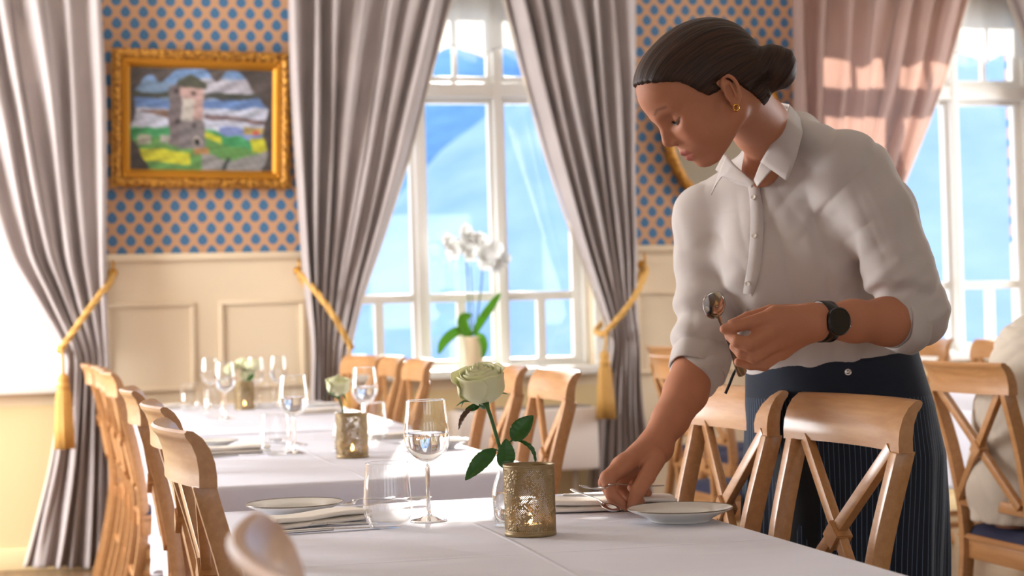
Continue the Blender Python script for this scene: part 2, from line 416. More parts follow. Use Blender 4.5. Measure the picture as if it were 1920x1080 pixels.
# ---------------------------------------------------------------- curtains
def interp(pts, y):
    pts = sorted(pts); ys = np.array([p[0] for p in pts], float); xs = np.array([p[1] for p in pts], float)
    # monotone-ish smooth interpolation (cosine blend of neighbours)
    i = int(np.clip(np.searchsorted(ys, y)-1, 0, len(ys)-2)); h = ys[i+1]-ys[i]; t = np.clip((y-ys[i])/h, 0, 1)
    def sl(k):
        if k <= 0: return (xs[1]-xs[0])/(ys[1]-ys[0])
        if k >= len(xs)-1: return (xs[-1]-xs[-2])/(ys[-1]-ys[-2])
        return (xs[k+1]-xs[k-1])/(ys[k+1]-ys[k-1])
    m0, m1 = sl(i)*h, sl(i+1)*h
    return (2*t**3-3*t*t+1)*xs[i]+(t**3-2*t*t+t)*m0+(-2*t**3+3*t*t)*xs[i+1]+(t**3-t*t)*m1
def curtain(label, inner, outer, ytop, ybot, folds, Yc, gather_y, mat, seed, group=None):
    rr = random.Random(seed); nu, nv = folds*14+1, 130
    ph = [rr.uniform(-.5, .5) for _ in range(folds+2)]; am = [rr.uniform(.6, 1.3) for _ in range(folds+2)]
    def fn(u, v):
        y = ytop+(ybot-ytop)*v
        xi, xo = interp(inner, y), interp(outer, y)
        k = u*folds; i = int(min(k, folds-1)); fr = k-i
        a0 = am[i]*(1-fr)+am[i+1]*fr
        wdt = abs(xo-xi)
        uu = u+.012*math.sin(v*9+u*17+seed)+.35/folds*(ph[i]*(1-fr)+ph[i+1]*fr)*math.sin(u*math.pi)
        x = xi+(xo-xi)*uu
        gz = math.exp(-((y-gather_y)/70.)**2)
        amp = (.042-.014*gz)*a0*min(1., .45+wdt/300.)
        s_ = math.sin(2*math.pi*(k)+1.2*math.sin(v*3.1+i))
        dy = amp*(s_+.25*math.sin(4*math.pi*k+v*5))+.012*math.sin(v*14+u*6+seed)*gz*3*.5-.05*gz
        dy += .01*math.sin(v*21+u*30)*math.sin(u*9+v*4)*.6
        p = ony(x, y, Yc+dy); q = ony(x, y, Yc)
        return (q.x, Yc+dy, max(q.z, .006))
    V, Fc = grid(fn, nu, nv)
    o = mesh_obj('curtain', (V, Fc), mat); solid(o, .004, 0)
    tag(o, label, 'curtain', group)
    # paler lining folded round the inner edge
    def fl(u, v):
        y = ytop+(ybot-ytop)*v; p = Vector(fn(0, v)); return (p.x+( 1 if interp(inner, y) > interp(outer, y) else -1)*(.000+.014*(u)), p.y+.012+.006*u, p.z)
    l_ = mesh_obj('lining', grid(fl, 3, 90), M_lining, o); solid(l_, .002, 0)
    return o
YC = YW-.15
c1 = curtain('grey velvet curtain at the left edge, its foot trailing on the floor', [(-60, -150), (200, -80), (470, 0), (560, 55), (655, 114), (700, 118), (850, 100), (1000, 66), (1064, 50)], [(-60, 188), (200, 196), (480, 200), (660, 205), (800, 212), (1064, 228)], -60, 1064, 6, YC, 665, M_curtain, 1)
c2 = curtain('grey velvet curtain right of the gilt framed painting', [(-60, 870), (0, 848), (150, 805), (300, 765), (450, 718), (560, 680), (645, 655), (700, 650), (900, 652), (1050, 660)], [(-60, 541), (0, 543), (300, 556), (480, 566), (640, 580), (800, 584), (1050, 590)], -60, 1050, 7, YC, 648, M_curtain, 2)
c3 = curtain('grey velvet curtain between the middle window and the waitress', [(-60, 930), (0, 951), (150, 992), (300, 1034), (450, 1082), (560, 1120), (640, 1138), (700, 1134), (800, 1122), (900, 1112), (1038, 1105)], [(-60, 1186), (0, 1188), (300, 1193), (480, 1196), (620, 1192), (750, 1204), (900, 1222), (1038, 1238)], -60, 1038, 7, YC, 640, M_curtain, 3)
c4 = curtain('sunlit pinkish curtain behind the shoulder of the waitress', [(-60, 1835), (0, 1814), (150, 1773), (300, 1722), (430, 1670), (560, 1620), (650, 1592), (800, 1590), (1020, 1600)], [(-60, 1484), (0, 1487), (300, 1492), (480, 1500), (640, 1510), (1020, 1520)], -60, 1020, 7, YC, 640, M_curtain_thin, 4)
c5 = curtain('sliver of a curtain in the top right corner', [(-60, 1880), (0, 1902), (60, 1926), (250, 1990), (560, 2080), (640, 2100), (1015, 2080)], [(-60, 2190), (0, 2192), (300, 2196), (640, 2180), (1015, 2220)], -60, 1015, 8, YC, 640, M_curtain, 5)

def tieback(label, hook, gx, gy, tassel, ox, oy, side):
    """hook on the wall, cord wrapped round the curtain, tassel hanging from the gather."""
    h = ony(*hook, YW-.01); g = ony(gx, gy, YC-.13); o_ = ony(ox, oy, YC-.10)
    root = thing('curtain_tieback', label, 'curtain tieback', h)
    # hook
    hp = [(0, 0, 0), (0, -.03, 0), (0, -.05, .01), (0, -.055, .035), (.0, -.045, .055)]
    mesh_obj('hook', sweep(spline(hp, 5), .006, 8), M_gold, root)
    mesh_obj('hook_plate', xf(lathe([(0, -.004), (.018, -.004), (.022, 0), (.012, .012), (0, .014)], 16), Matrix.Rotation(math.radians(90), 4, 'X')), M_gold, root)
    sx = 1 if g.x > h.x else -1
    front = spline([(h.x, h.y-.04, h.z-.005), (h.x+.12*(g.x-h.x), h.y-.16, h.z+.16*(g.z-h.z)-.0), (h.x+.55*(g.x-h.x), YC-.16, h.z+.56*(g.z-h.z)), g, (g.x+sx*.012, YC-.06, g.z-.005), (g.x-sx*.02, YC+.06, g.z+.02), (h.x+.4*(g.x-h.x), YC+.08, h.z+.5*(g.z-h.z)), (h.x, h.y-.035, h.z-.02)], 12)
    pts = [Vector(p)-h for p in front]
    vs = []
    for strand in range(3):
        path = []
        for i, p in enumerate(pts):
            t = (pts[min(i+1, len(pts)-1)]-pts[max(i-1, 0)]).normalized(); a_ = t.orthogonal().normalized(); b_ = t.cross(a_)
            up = Vector((0, 0, 1)); uu = (up-t*up.dot(t)).normalized(); vv = t.cross(uu); th = i*.55+strand*2.094
            path.append(p+(uu*math.cos(th)+vv*math.sin(th))*.0075)
        vs.append(sweep(path, .0085, 7))
    mesh_obj('cord', merge(*vs), M_rope, root)
    if tassel:
        t0, t1 = tassel; a_ = ony(gx, gy, YC-.135); top = ony(t0[0], t0[1], YC-.15); bot = ony(t1[0], t1[1], YC-.15)
        hgt = top.z-bot.z; r_ = .036
        tr = mesh_obj('tassel', lathe([(0, 0), (.012, 0), (.022, -.012), (.026, -.03), (.02, -.046), (.028, -.05), (.03, -.06), (.024, -.066), (.031, -.09), (.035, -.14), (.040, -hgt*.7), (.045, -hgt), (.03, -hgt+.004), (0, -hgt+.004)], 40), M_rope, root)
        me = tr.data
        for v_ in me.vertices:
            if v_.co.z < -.07:
                th = math.atan2(v_.co.y, v_.co.x); k_ = 1+.10*math.sin(th*13+v_.co.z*9)+.06*math.sin(th*7); v_.co.x *= k_; v_.co.y *= k_
        tr.location = Vector((top.x, YC-.16, top.z))-h
        pth = spline([a_-h+Vector((0, -.0, 0)), (a_-h)*.5+tr.location*.5+Vector((0, -.01, 0)), tr.location], 6)
        mesh_obj('tassel_cord', sweep(pth, .007, 8), M_rope, root)
    return root
tieback('gold rope tieback with long tassel on the leftmost curtain', (212, 512), 116, 652, ((118, 700), (104, 842)), 150, 640, 1)
tieback('gold rope tieback on the curtain right of the painting', (559, 508), 655, 645, ((657, 690), (664, 800)), 620, 600, 1)
tieback('gold rope tieback with tassel on the curtain left of the waitress', (1203, 496), 1136, 622, ((1132, 658), (1127, 785)), 1160, 600, -1)

# sheer valances at the heads of the windows
def valance(cx, label, seed):
    def fn(u, v):
        x = cx-HALF+2*HALF*u; sc_ = .055*abs(math.sin(u*math.pi*5))+.01*math.sin(u*31)
        z = ZT-.01-(.38-sc_*.8)*v; y = YW+.05+.012*math.sin(u*60+seed+v)*(.4+v*.6)
        return (x, y, z)
    o = mesh_obj('sheer_valance', grid(fn, 160, 14), M_sheer); solid(o, .001, 0); tag(o, label, 'valance')
valance(WIN[2], 'white sheer valance at the top of the middle window', 1)
valance(WIN[3], 'white sheer valance at the top of the window behind the waitress', 2)

# ---------------------------------------------------------------- radiator cover below the middle window
rx0, rx1 = wX(838, 800), wX(1092, 800)
root = thing('radiator', 'white box radiator with top grille under the middle window', 'radiator', ((rx0+rx1)/2, YW-.15, .36))
wdt = (rx1-rx0)/2
M_rad = pmat('radiator_enamel', lin(240, 230, 222), .4)
mesh_obj('casing', boxbm(-wdt, wdt, -.13, .148, 0, .30, bevel=.012), M_rad, root, auto=40)
bm = bmesh.new()
for i in range(24): x = -wdt+.04+i*(2*wdt-.08)/23; box(bm, x-.012, x+.012, -.1, .1, .3005, .308)
mesh_obj('top_grille', bm, pmat('radiator_slot', lin(150, 140, 134), .5), root, smooth=False)
mesh_obj('pipe', sweep([(wdt-.08, .03, -.36), (wdt-.08, .03, .0)], .012, 10), M_rad, root)
mesh_obj('pipe', sweep([(-wdt+.08, .03, -.36), (-wdt+.08, .03, .0)], .012, 10), M_rad, root)

# ---------------------------------------------------------------- painting in a gilt frame
A_ = ony(200, 94, YW-.05); B_ = ony(546, 352, YW-.03)
pw, phh = (ony(541, 100, YW-.05).x-A_.x)*1.0, A_.z-B_.z
pw = B_.x-A_.x-.012
root = thing('framed_painting', 'landscape painting with a stone tower in an ornate gilt frame', 'painting', ((A_.x+B_.x)/2, YW-.028, B_.z))
root.rotation_euler = (math.radians(4.5), math.radians(1.2), 0)
def noise2(x, y): return fbm(x, y, 11)
def paint(u, v):
    """u left to right, v top to bottom, both 0..1: a tower on a green bank above a fjord."""
    n = .5+.25*pick(N22, u, v); n2 = pick(N9, u, v)*.02
    c = np.array([150, 170, 205.])                                   # sky
    if v < .16+.03*math.sin(u*8): c = np.array([110, 150, 205.])
    if .10 < v < .26+.04*math.sin(u*9+1) and u > .4: c = np.array([178, 176, 190.])
    if .14+n2 < v < .33 and u < .3: c = np.array([110, 140, 175.])
    if .24 < v < .31+.02*math.sin(u*20) : c = np.array([66, 70, 62.]) if (u < .32 or u > .5) else c
    if .31+n2 < v < .40: c = np.array([92, 128, 190.])
    if .40+n2 <= v < .62: c = np.array([186, 192, 214.])
    if abs(v-.45-.08*(u-.3)) < .035*max(0, 1-abs(u-.25)/.2) : c = np.array([132, 100, 84.])
    if abs(v-.47-.12*(u-.55)) < .022 and u > .52: c = np.array([120, 96, 96.])
    if .58+n2 < v: c = np.array([120, 140, 205.]) if u > .62 else np.array([196, 198, 214.])
    g = .60-.05*math.sin(u*6)+n2*2 if u < .5 else .58+.35*(u-.5)+.02*math.sin(u*30)
    if v > g: c = np.array([40, 140, 72.])+n*30
    if v > g+.10: c = np.array([92, 150, 70.])
    if (abs(v-.86-.1*(u-.2)) < .06 and u < .42) or (abs(v-.66-.5*(u-.56)) < .035 and .52 < u < .64) or (u > .84 and abs(v-.74) < .07+.05*(u-.9)): c = np.array([206, 204, 32.])
    if u > .8 and abs(v-.60) < .035: c = np.array([176, 150, 80.])
    if (u-.88)**2+(v-.615)**2 < .0006: c = np.array([186, 76, 50.])
    if v > .84+.05*math.sin(u*11) and u > .5: c = np.array([140, 138, 136.])
    if abs(u-.675+.25*(v-.9)) < .014 and v > .86: c = np.array([52, 60, 60.])
    if .05 < u < .14 and .66 < v < .75: c = np.array([170, 170, 150.])
    if .20 < u < .29 and .65 < v < .74: c = np.array([176, 170, 160.])
    # tower
    if .27 < u < .38 and v > .17+abs(u-.325)*.6 and v < .76: c = np.array([124, 112, 114.])-18*n
    if .355 < u < .51 and .13 < v < .56: c = np.array([186, 148, 140.])+10*n if v < .5 else np.array([120, 112, 108.])
    if .355 < u < .44 and .3 < v < .54: c = np.array([190, 182, 172.])
    if .34 < u < .52 and .52 < v < .78: c = np.array([116, 108, 110.])+12*n
    if v > .05+abs(u-.42)*.85 and v < .19 and .33 < u < .53: c = np.array([80, 82, 66.])
    for (a_, b_, r_) in ((.44, .24, .014), (.33, .24, .018), (.33, .53, .018), (.45, .57, .016)):
        if (u-a_)**2+((v-b_)*.75)**2 < r_*r_: c = np.array([60, 50, 52.])
    if (u-.465)**2+((v-.71)*.7)**2 < .03**2 and v < .76: c = np.array([180, 170, 160.])
    if (u-.465)**2+((v-.72)*.6)**2 < .019**2 and v < .76: c = np.array([30, 30, 30.])
    if .44 < u < .55 and .78 < v < .84: c = np.array([186, 130, 70.])
    # dark cave edges
    e = .045+.02*math.sin(v*17)+.03*math.sin(v*7+1)+(.10 if v > .86 else 0)*(v-.86)*6
    top = .20*math.exp(-(u/.12)**2)+.14*math.exp(-((u-.22)/.06)**2)+.13*math.exp(-((u-.6)/.05)**2)+.42*math.exp(-((u-1)/.14)**2)+.08*math.exp(-((u-.85)/.05)**2)
    if u < e or u > 1-.05-.02*math.sin(v*13)-.07*max(0, v-.7): c = np.array([62, 54, 52.])+16*n
    if v < top: c = np.array([70, 60, 56.])+22*n
    g9 = float(np.mean(c)); return np.clip((c*.82+g9*.18)*(.86+.12*n), 0, 255)
fw, cw, ch_ = .085, pw-.17, phh-.17
cw = pw-.168; ch_ = phh-.168
cbm = grid(lambda u, v: (-cw/2+cw*u, -.012, .084+ch_*(1-v)), 200, 130)
M_canvas, nb, bs = newmat('oil_on_canvas'); at_ = nb.n.new('ShaderNodeAttribute'); at_.attribute_name = 'Col'; nb.set(bs, 'Base Color', at_.outputs[0]); bs.inputs['Roughness'].default_value = .6
co = mesh_obj('canvas', cbm, M_canvas, root, smooth=False); solid(co, .006, 1)
ca = co.data.color_attributes.new('Col', 'FLOAT_COLOR', 'POINT'); buf = []
UU, VV = np.meshgrid(np.arange(200)/199, np.arange(130)/129)
DU = [.010*fbm(UU*26+k_, VV*20, 21) for k_ in range(4)]; DV = [.012*fbm(UU*22, VV*26+k_, 22) for k_ in range(4)]; DT = .10*fbm(UU*60, VV*60, 23); N9 = fbm(UU*9, VV*9, 11); N22 = fbm(UU*22, VV*22, 11)
def pick(A, x, y): return float(A[min(129, int(y*129)), min(199, int(x*199))])
for j in range(130):
    for i in range(200):
        u_, v_ = i/199, j/129; r_ = np.zeros(3)
        for k_ in range(4):
            du = DU[k_][j, i]+(k_ % 2-.5)*.006; dv = DV[k_][j, i]+(k_//2-.5)*.008
            r_ += paint(min(1, max(0, u_+du)), min(1, max(0, v_+dv)))/4
        r_ = np.clip(r_*(1+.10*DT[j, i]*10), 0, 255); buf += list(lin(*r_))
ca.data.foreach_set('color', buf)
def frame_ring(prof, W, H, n=1, orn=0.):
    """mitred frame: prof = list of (inset from the outer edge, height off the wall)"""
    V = []; Fc = []; sides = []
    nseg = [int(W/.006), int(H/.006)]*2
    path = []
    cs = [(-W/2, 0), (W/2, 0), (W/2, H), (-W/2, H)]; dirs = [(1, 1), (-1, 1), (-1, -1), (1, -1)]
    for s_ in range(4):
        a_, b_ = cs[s_], cs[(s_+1) % 4]; da, db = dirs[s_], dirs[(s_+1) % 4]; N_ = nseg[s_]
        for i in range(N_):
            t = i/N_; path.append((a_[0]*(1-t)+b_[0]*t, a_[1]*(1-t)+b_[1]*t, da[0]*(1-t)+db[0]*t if s_ % 2 == 0 and False else None, s_, t, a_, b_, da, db))
    n_ = len(path); m_ = len(prof); k = 0
    for (x, z, _, s_, t, a_, b_, da, db) in path:
        k += 1
        for ins, hgt in prof:
            ax, az = a_[0]+da[0]*ins, a_[1]+da[1]*ins; bx, bz = b_[0]+db[0]*ins, b_[1]+db[1]*ins
            o_ = 0
            if orn and ins < .048 and ins > .004: o_ = orn*(math.sin(k*.9)*math.cos(ins*170)+.6*math.sin(k*2.1+ins*300))
            V.append((ax*(1-t)+bx*t, -(hgt+o_), az*(1-t)+bz*t))
    for i in range(n_):
        j = (i+1) % n_
        for q in range(m_-1): Fc.append((i*m_+q, j*m_+q, j*m_+q+1, i*m_+q+1))
    return (V, Fc)
M_gilt, nb, bs = newmat('gilt_carving'); nn = nb.noise(nb.obj(), 60, 4); nb.set(bs, 'Base Color', nb.mix(nb.ramp(nn, .35, .65), lin(120, 72, 26), lin(208, 150, 60))); bs.inputs['Metallic'].default_value = .55; bs.inputs['Roughness'].default_value = .45
nb.l.new(nb.bump(nn, .6, .006), bs.inputs['Normal'])
mesh_obj('carved_frame', frame_ring([(0, 0), (0, .02), (.004, .03), (.012, .036), (.022, .04), (.032, .038), (.042, .032), (.05, .024)], pw, phh, orn=.004), M_gilt, root)
mesh_obj('inner_frame', frame_ring([(.048, .022), (.05, .034), (.056, .036), (.06, .028), (.068, .026), (.072, .031), (.078, .024), (.086, .014), (.09, .008)], pw, phh), M_gold, root, auto=40)

# oval mirror behind the waitress
mc = ony(1350, 225, YW-.02); ra, rb = .325, .46
root = thing('oval_mirror', 'gilt framed oval mirror on the wallpaper behind the head of the waitress', 'mirror', mc)
V = []; Fc = []; prof = [(.0, .0), (.0, .03), (.012, .042), (.028, .046), (.042, .038), (.052, .02)]; n_ = 160
for i in range(n_):
    th = 2*math.pi*i/n_
    for ins, hh in prof:
        o_ = .007*math.sin(i*1.4)*(1 if 0 < ins < .05 else 0); V.append(((ra-ins+o_)*math.cos(th), -(hh+o_*.5), (rb-ins+o_)*math.sin(th)))
for i in range(n_):
    for q in range(len(prof)-1): j = (i+1) % n_; Fc.append((i*6+q, j*6+q, j*6+q+1, i*6+q+1))
mesh_obj('frame', (V, Fc), M_gilt, root)
bm = bmesh.new(); vs = [bm.verts.new(((ra-.048)*math.cos(2*math.pi*i/64), -.018, (rb-.048)*math.sin(2*math.pi*i/64))) for i in range(64)]; bm.faces.new(vs)
g_ = mesh_obj('mirror_glass', bm, pmat('mirror_silver', lin(225, 232, 240), .03, 1.), root, smooth=False); solid(g_, .004, 1)
# ================================================================ furniture
M_railwood = M_wood
def make_chair(label):
    t = thing('dining_chair', label, 'chair')
    # cross-back wooden chair: sitter faces +y, back at -y
    bm = bmesh.new()
    n = 9; V = []
    out = [(-.20, -.19), (.20, -.19), (.225, .21), (-.225, .21)]
    box(bm, -.205, .205, -.19, -.165, .385, .44, .003); box(bm, -.215, .215, .185, .21, .385, .44, .003)
    bar(bm, (-.20, -.17, .4125), (-.213, .19, .4125), .055, .022); bar(bm, (.20, -.17, .4125), (.213, .19, .4125), .055, .022)
    vs = [bm.verts.new((x, y, z)) for z in (.44, .456) for x, y in ((-.212, -.20), (.212, -.20), (.23, .222), (-.23, .222))]
    fs = [bm.faces.new([vs[i] for i in f]) for f in ((0, 3, 2, 1), (4, 5, 6, 7), (0, 1, 5, 4), (1, 2, 6, 5), (2, 3, 7, 6), (3, 0, 4, 7))]
    bmesh.ops.bevel(bm, geom=list({e for f in fs for e in f.edges}), offset=.005, segments=2, affect='EDGES')
    mesh_obj('seat_frame', bm, M_wood, t, auto=40)
    def cf(u, v):
        x = (u-.5)*2; y = (v-.5)*2; k = (max(0, 1-abs(x)**6)*max(0, 1-abs(y)**6))**.35
        return (x*(.205+.012*v), .01+y*.195, .456+.032*k)
    mesh_obj('cushion', grid(cf, 24, 24), M_navy, t)
    for s_ in (-1, 1):
        bm = bmesh.new(); bar(bm, (s_*.205, .19, .40), (s_*.20, .195, 0), .036, .036, up=(0, 1, 0)); mesh_obj('leg', bm, M_wood, t, auto=40)
        bm = bmesh.new(); pts = spline([(s_*.172, -.27, 0), (s_*.175, -.21, .25), (s_*.18, -.185, .46), (s_*.190, -.212, .68), (s_*.200, -.2605, .869)], 5)
        bar(bm, pts[0], pts[-1], .036, .025, up=(0, 1, 0), mid=pts[1:-1], bevel=.0015); mesh_obj('rear_post', bm, M_wood, t, auto=40)
    # curved head rail
    def rail(u, v):
        x = (u-.5)*.44; arc = -.030*(1-(2*u-1)**2)
        # closed profile around the rail: v runs round it
        pr = [(.0135, .868), (.0135, .885), (.011, .905), (.004, .926), (-.007, .943), (-.021, .954), (-.030, .955), (-.034, .951), (-.032, .944), (-.024, .934), (-.017, .916), (-.0135, .892), (-.0135, .868)]
        k = v*len(pr); i = int(k) % len(pr); f = k-int(k); a_, b_ = pr[i], pr[(i+1) % len(pr)]
        y = a_[0]*(1-f)+b_[0]*f; z = a_[1]*(1-f)+b_[1]*f
        return (x, -.256+arc+y, z)
    nu, nv = 21, 39; V = [rail(i/(nu-1), j/nv) for i in range(nu) for j in range(nv)]
    Fc = [(i*nv+j, i*nv+(j+1) % nv, (i+1)*nv+(j+1) % nv, (i+1)*nv+j) for i in range(nu-1) for j in range(nv)]
    Fc += [tuple(range(nv))[::-1], tuple((nu-1)*nv+j for j in range(nv))]
    mesh_obj('head_rail', (V, Fc), M_wood, t, auto=50)
    # cross
    zt, zb, zc = .872, .560, .709
    bm = bmesh.new(); bar(bm, (-.165, -.262, zt), (.165, -.212, zb), .017, .024, up=(0, 1, 0), bevel=.0012); mesh_obj('cross_slat', bm, M_wood, t, auto=40)
    bm = bmesh.new(); bar(bm, (.165, -.264, zt), (-.165, -.214, zb), .017, .024, up=(0, 1, 0), bevel=.0012); mesh_obj('cross_slat', bm, M_wood, t, auto=40)
    yc = -.238; bm = bmesh.new()
    vs = [bm.verts.new((x, yc+y, zc+z)) for y in (-.016, .016) for x, z in ((-.03, 0), (0, -.028), (.03, 0), (0, .028))]
    fs = [bm.faces.new([vs[i] for i in f]) for f in ((0, 1, 2, 3), (7, 6, 5, 4), (0, 4, 5, 1), (1, 5, 6, 2), (2, 6, 7, 3), (3, 7, 4, 0))]
    bmesh.ops.bevel(bm, geom=list({e for f in fs for e in f.edges}), offset=.002, segments=2, affect='EDGES'); mesh_obj('cross_block', bm, M_wood, t, auto=40)
    bm = bmesh.new(); bar(bm, (-.175, -.198, .552), (.175, -.198, .552), .032, .018, up=(0, 0, 1), bevel=.003); mesh_obj('cross_rail', bm, M_wood, t, auto=40)
    for s_ in (-1, 1):
        bm = bmesh.new(); bar(bm, (s_*.176, -.228, .18), (s_*.202, .19, .18), .026, .016); mesh_obj('stretcher', bm, M_wood, t, auto=40)
    bm = bmesh.new(); bar(bm, (-.175, -.215, .23), (.175, -.215, .23), .026, .016); mesh_obj('stretcher', bm, M_wood, t, auto=40)
    bm = bmesh.new(); bar(bm, (-.2, .192, .25), (.2, .192, .25), .026, .016); mesh_obj('stretcher', bm, M_wood, t, auto=40)
    return t
chair0 = make_chair('x'); used = [False]
def chair(x, y, rz, label, group=None):
    if not used[0]:
        used[0] = True; c = chair0; c.location = (x, y, 0); c.rotation_euler = (0, 0, rz); c['label'] = label
        if group: c['group'] = group
        return c
    return dup(chair0, (x, y, 0), rz, label, group)
H90 = math.pi/2
def chair_left(px, py, label, group, dr=0., Y=None):
    p = onz(px, py, .955)
    if Y: p = Vector((p.x, Y, 0))
    return chair(p.x+.275+.052, p.y+.20, -H90+dr, label, group)
def chair_right(px, py, label, group, dr=0., Y=None):
    p = onz(px, py, .955)
    if Y: p = Vector((p.x, Y, 0))
    return chair(p.x-.275, p.y+.22, H90+dr, label, group)
GL, GR, GN = 'dining chairs down the left side of the long row', 'dining chairs down the right side of the long row', 'dining chairs round the neighbouring table'
chair_left(281, 801, 'wooden cross-back chair at the near left corner of the nearest white table', GL, .03, Y=2.70)
chair_left(372, 972, 'very blurred wooden chair rail poking up in the bottom left foreground', GL, -.03, Y=1.06)
chair_left(263, 764, 'cross-back chair whose rail peeks out just behind the nearest sharp left chair', GL)
chair_left(222, 734, 'third sharp cross-back chair from the front on the left, with dark rail end', GL, -.03)
chair_left(181, 696, 'orange lit chair right behind the dark railed one on the left side', GL, .02, Y=6.25)
chair_left(173, 690, 'wooden chair second from the far end but one of the left row', GL, -.02, Y=6.75)
chair_left(162, 683, 'wooden chair last but one in the left row by the wall', GL, .02, Y=7.25)
chair_left(145, 678, 'last wooden chair of the left row, beside the tasselled curtain', GL, 0, Y=7.72)
chair_right(1712, 752, 'cross-back chair in front of the dark apron of the waitress, nearest on the right', GR, .04)
chair_right(1465, 733, 'cross-back chair behind the reaching forearm of the waitress', GR, .0)
chair_right(1082, 697, 'cross-back chair in front of the white radiator, right one of the two', GR, -.02)
chair_right(980, 688, 'cross-back chair behind the white rose in front of the radiator', GR, .02)
chair_right(807, 675, 'orange lit cross-back chair just right of the far wine glasses, right one of the two', GR)
chair_right(755, 670, 'orange lit cross-back chair beside the right neighbour chair under the window', GR)
chair(1.04, 7.80, H90+.2, 'glowing orange chair at the far end of the row, below the rope tieback', GR)
p_ = onz(1892, 680, .955)
chair(p_.x+.275-.01, p_.y+.22, -H90, 'cross-back chair that the seated person in the pale shirt sits on', GN)
chair(2.42, 6.05, -H90, 'orange lit chair seen through the back of the chair by the forearm', GN)
chair(2.98, 7.72, -H90+.05, 'wooden chair with a cross back beside the curtain left of the waitress', GN)
chair(2.93, 7.18, -H90, 'wooden chair just in front of the chair beside the curtain, half behind the arm', GN)
chair(3.72, 6.95, H90, 'small distant chair back below the right window, left of the seated person', GN)
chair(3.72, 7.62, H90, 'distant chair back peeking out behind the elbow of the waitress', GN)

def table(x0, x1, y0, y1, label, top=.742):
    t = thing('dining_table', label, 'table', ((x0+x1)/2, (y0+y1)/2, 0)); a, b = (x1-x0)/2-.006, (y1-y0)/2-.006
    mesh_obj('tabletop', boxbm(-a, a, -b, b, top-.03, top, bevel=.004), M_wood, t, auto=40)
    for sx in (-1, 1):
        for sy in (-1, 1): mesh_obj('leg', boxbm(sx*(a-.06)-.025, sx*(a-.06)+.025, sy*(b-.06)-.025, sy*(b-.06)+.025, 0, top-.03, bevel=.003), M_wood, t, auto=40)
    return t
def cloth(x0, x1, y0, y1, label, creases=(), drop=.27, flare=(0, 0, 0, 0), seed=0, group='white tablecloths down the row'):
    """flare = extra outward lean of the hanging edge on (-x, +x, -y, +y)"""
    m = M_cloth
    if creases:
        m, nb, b_ = newmat('linen_with_creases'); g_, q = nb.pos(); h_ = None
        for ax, c_ in creases:
            d_ = nb.m('ABSOLUTE', nb.m('SUBTRACT', q[ax], nb.m('ADD', c_, nb.m('MULTIPLY', nb.m('SINE', nb.m('MULTIPLY', q['X' if ax == 'Y' else 'Y'], 5.)), .006))))
            k_ = nb.m('MAXIMUM', nb.m('SUBTRACT', 1., nb.m('DIVIDE', d_, .006)), 0.)
            h_ = k_ if h_ is None else nb.m('MAXIMUM', h_, k_)
        n_ = nb.noise(nb.obj((1, 3, 1)), 3.5, 3); n3 = nb.noise(nb.obj(), 500, 1)
        hh = nb.m('ADD', nb.m('ADD', nb.m('MULTIPLY', h_, .55), nb.m('MULTIPLY', n_, 1.6)), nb.m('MULTIPLY', n3, .05))
        nb.l.new(nb.bump(hh, .5, .006), b_.inputs['Normal'])
        nb.set(b_, 'Base Color', nb.mix(n_, lin(230, 230, 241), lin(222, 222, 235))); b_.inputs['Roughness'].default_value = .75
    r = .03; per = []
    cs = [((x1-r, y1-r), 0), ((x0+r, y1-r), H90), ((x0+r, y0+r), 2*H90), ((x1-r, y0+r), 3*H90)]
    for ci in range(4):
        (cx_, cy_), a0 = cs[ci]
        for k in range(9): a_ = a0+H90*k/8; per.append((cx_+r*math.cos(a_), cy_+r*math.sin(a_), math.cos(a_), math.sin(a_), 1.0))
        (nx_, ny_), _ = cs[(ci+1) % 4]; a_ = a0+H90; sx_, sy_ = cx_+r*math.cos(a_), cy_+r*math.sin(a_); ex_, ey_ = nx_+r*math.cos(a_), ny_+r*math.sin(a_)
        L_ = math.hypot(ex_-sx_, ey_-sy_); N_ = max(4, int(L_/.02))
        for k in range(1, N_): t = k/N_; per.append((sx_+(ex_-sx_)*t, sy_+(ey_-sy_)*t, math.cos(a_), math.sin(a_), 0.0))
    n = len(per); V = []; Fc = []; rows = []
    rnd = random.Random(seed); ph = [rnd.uniform(0, 6.28) for _ in range(6)]
    def cornerness(x, y): return math.exp(-(min(abs(x-x0), abs(x-x1))+min(abs(y-y0), abs(y-y1)))/.10)
    NR = 16
    for j in range(-2, NR+1):
        row = []
        for i, (x, y, nx, ny, c) in enumerate(per):
            if j <= 0:
                k = (j+2)/2*H90; o = -.010+.010*math.sin(k); z = .7505-.010+.010*math.cos(k); fx = x+nx*o; fy = y+ny*o
            else:
                t = j/NR; cn = cornerness(x, y); s_ = x*13+y*15
                fl = (flare[0]*max(0, -nx)+flare[1]*max(0, nx)+flare[2]*max(0, -ny)+flare[3]*max(0, ny))
                wob = .006*math.sin(s_+ph[0])+.003*math.sin(s_*2.3+ph[1])
                o = .004*t+t*(wob*(1-.7*cn)+.03*cn)*(.5+.5*t)+fl*t**1.2+.01*t
                fx = x+nx*o; fy = y+ny*o; z = .7405-(drop+.05*cn*t)*t
            row.append(len(V)); V.append((fx, fy, z))
        rows.append(row)
    for a_, b_ in zip(rows, rows[1:]):
        for i in range(n): j = (i+1) % n; Fc.append((a_[i], b_[i], b_[j], a_[j]))
    Fc.append(tuple(rows[0]))
    o = mesh_obj('tablecloth', (V, Fc), m, auto=60); solid(o, .0015, -1)
    tag(o, label, 'tablecloth', group); return o
TX0, TX1 = .278, 1.098
table(TX0, TX1, 1.50, 3.435, 'nearest dining table, hidden under its white cloth')
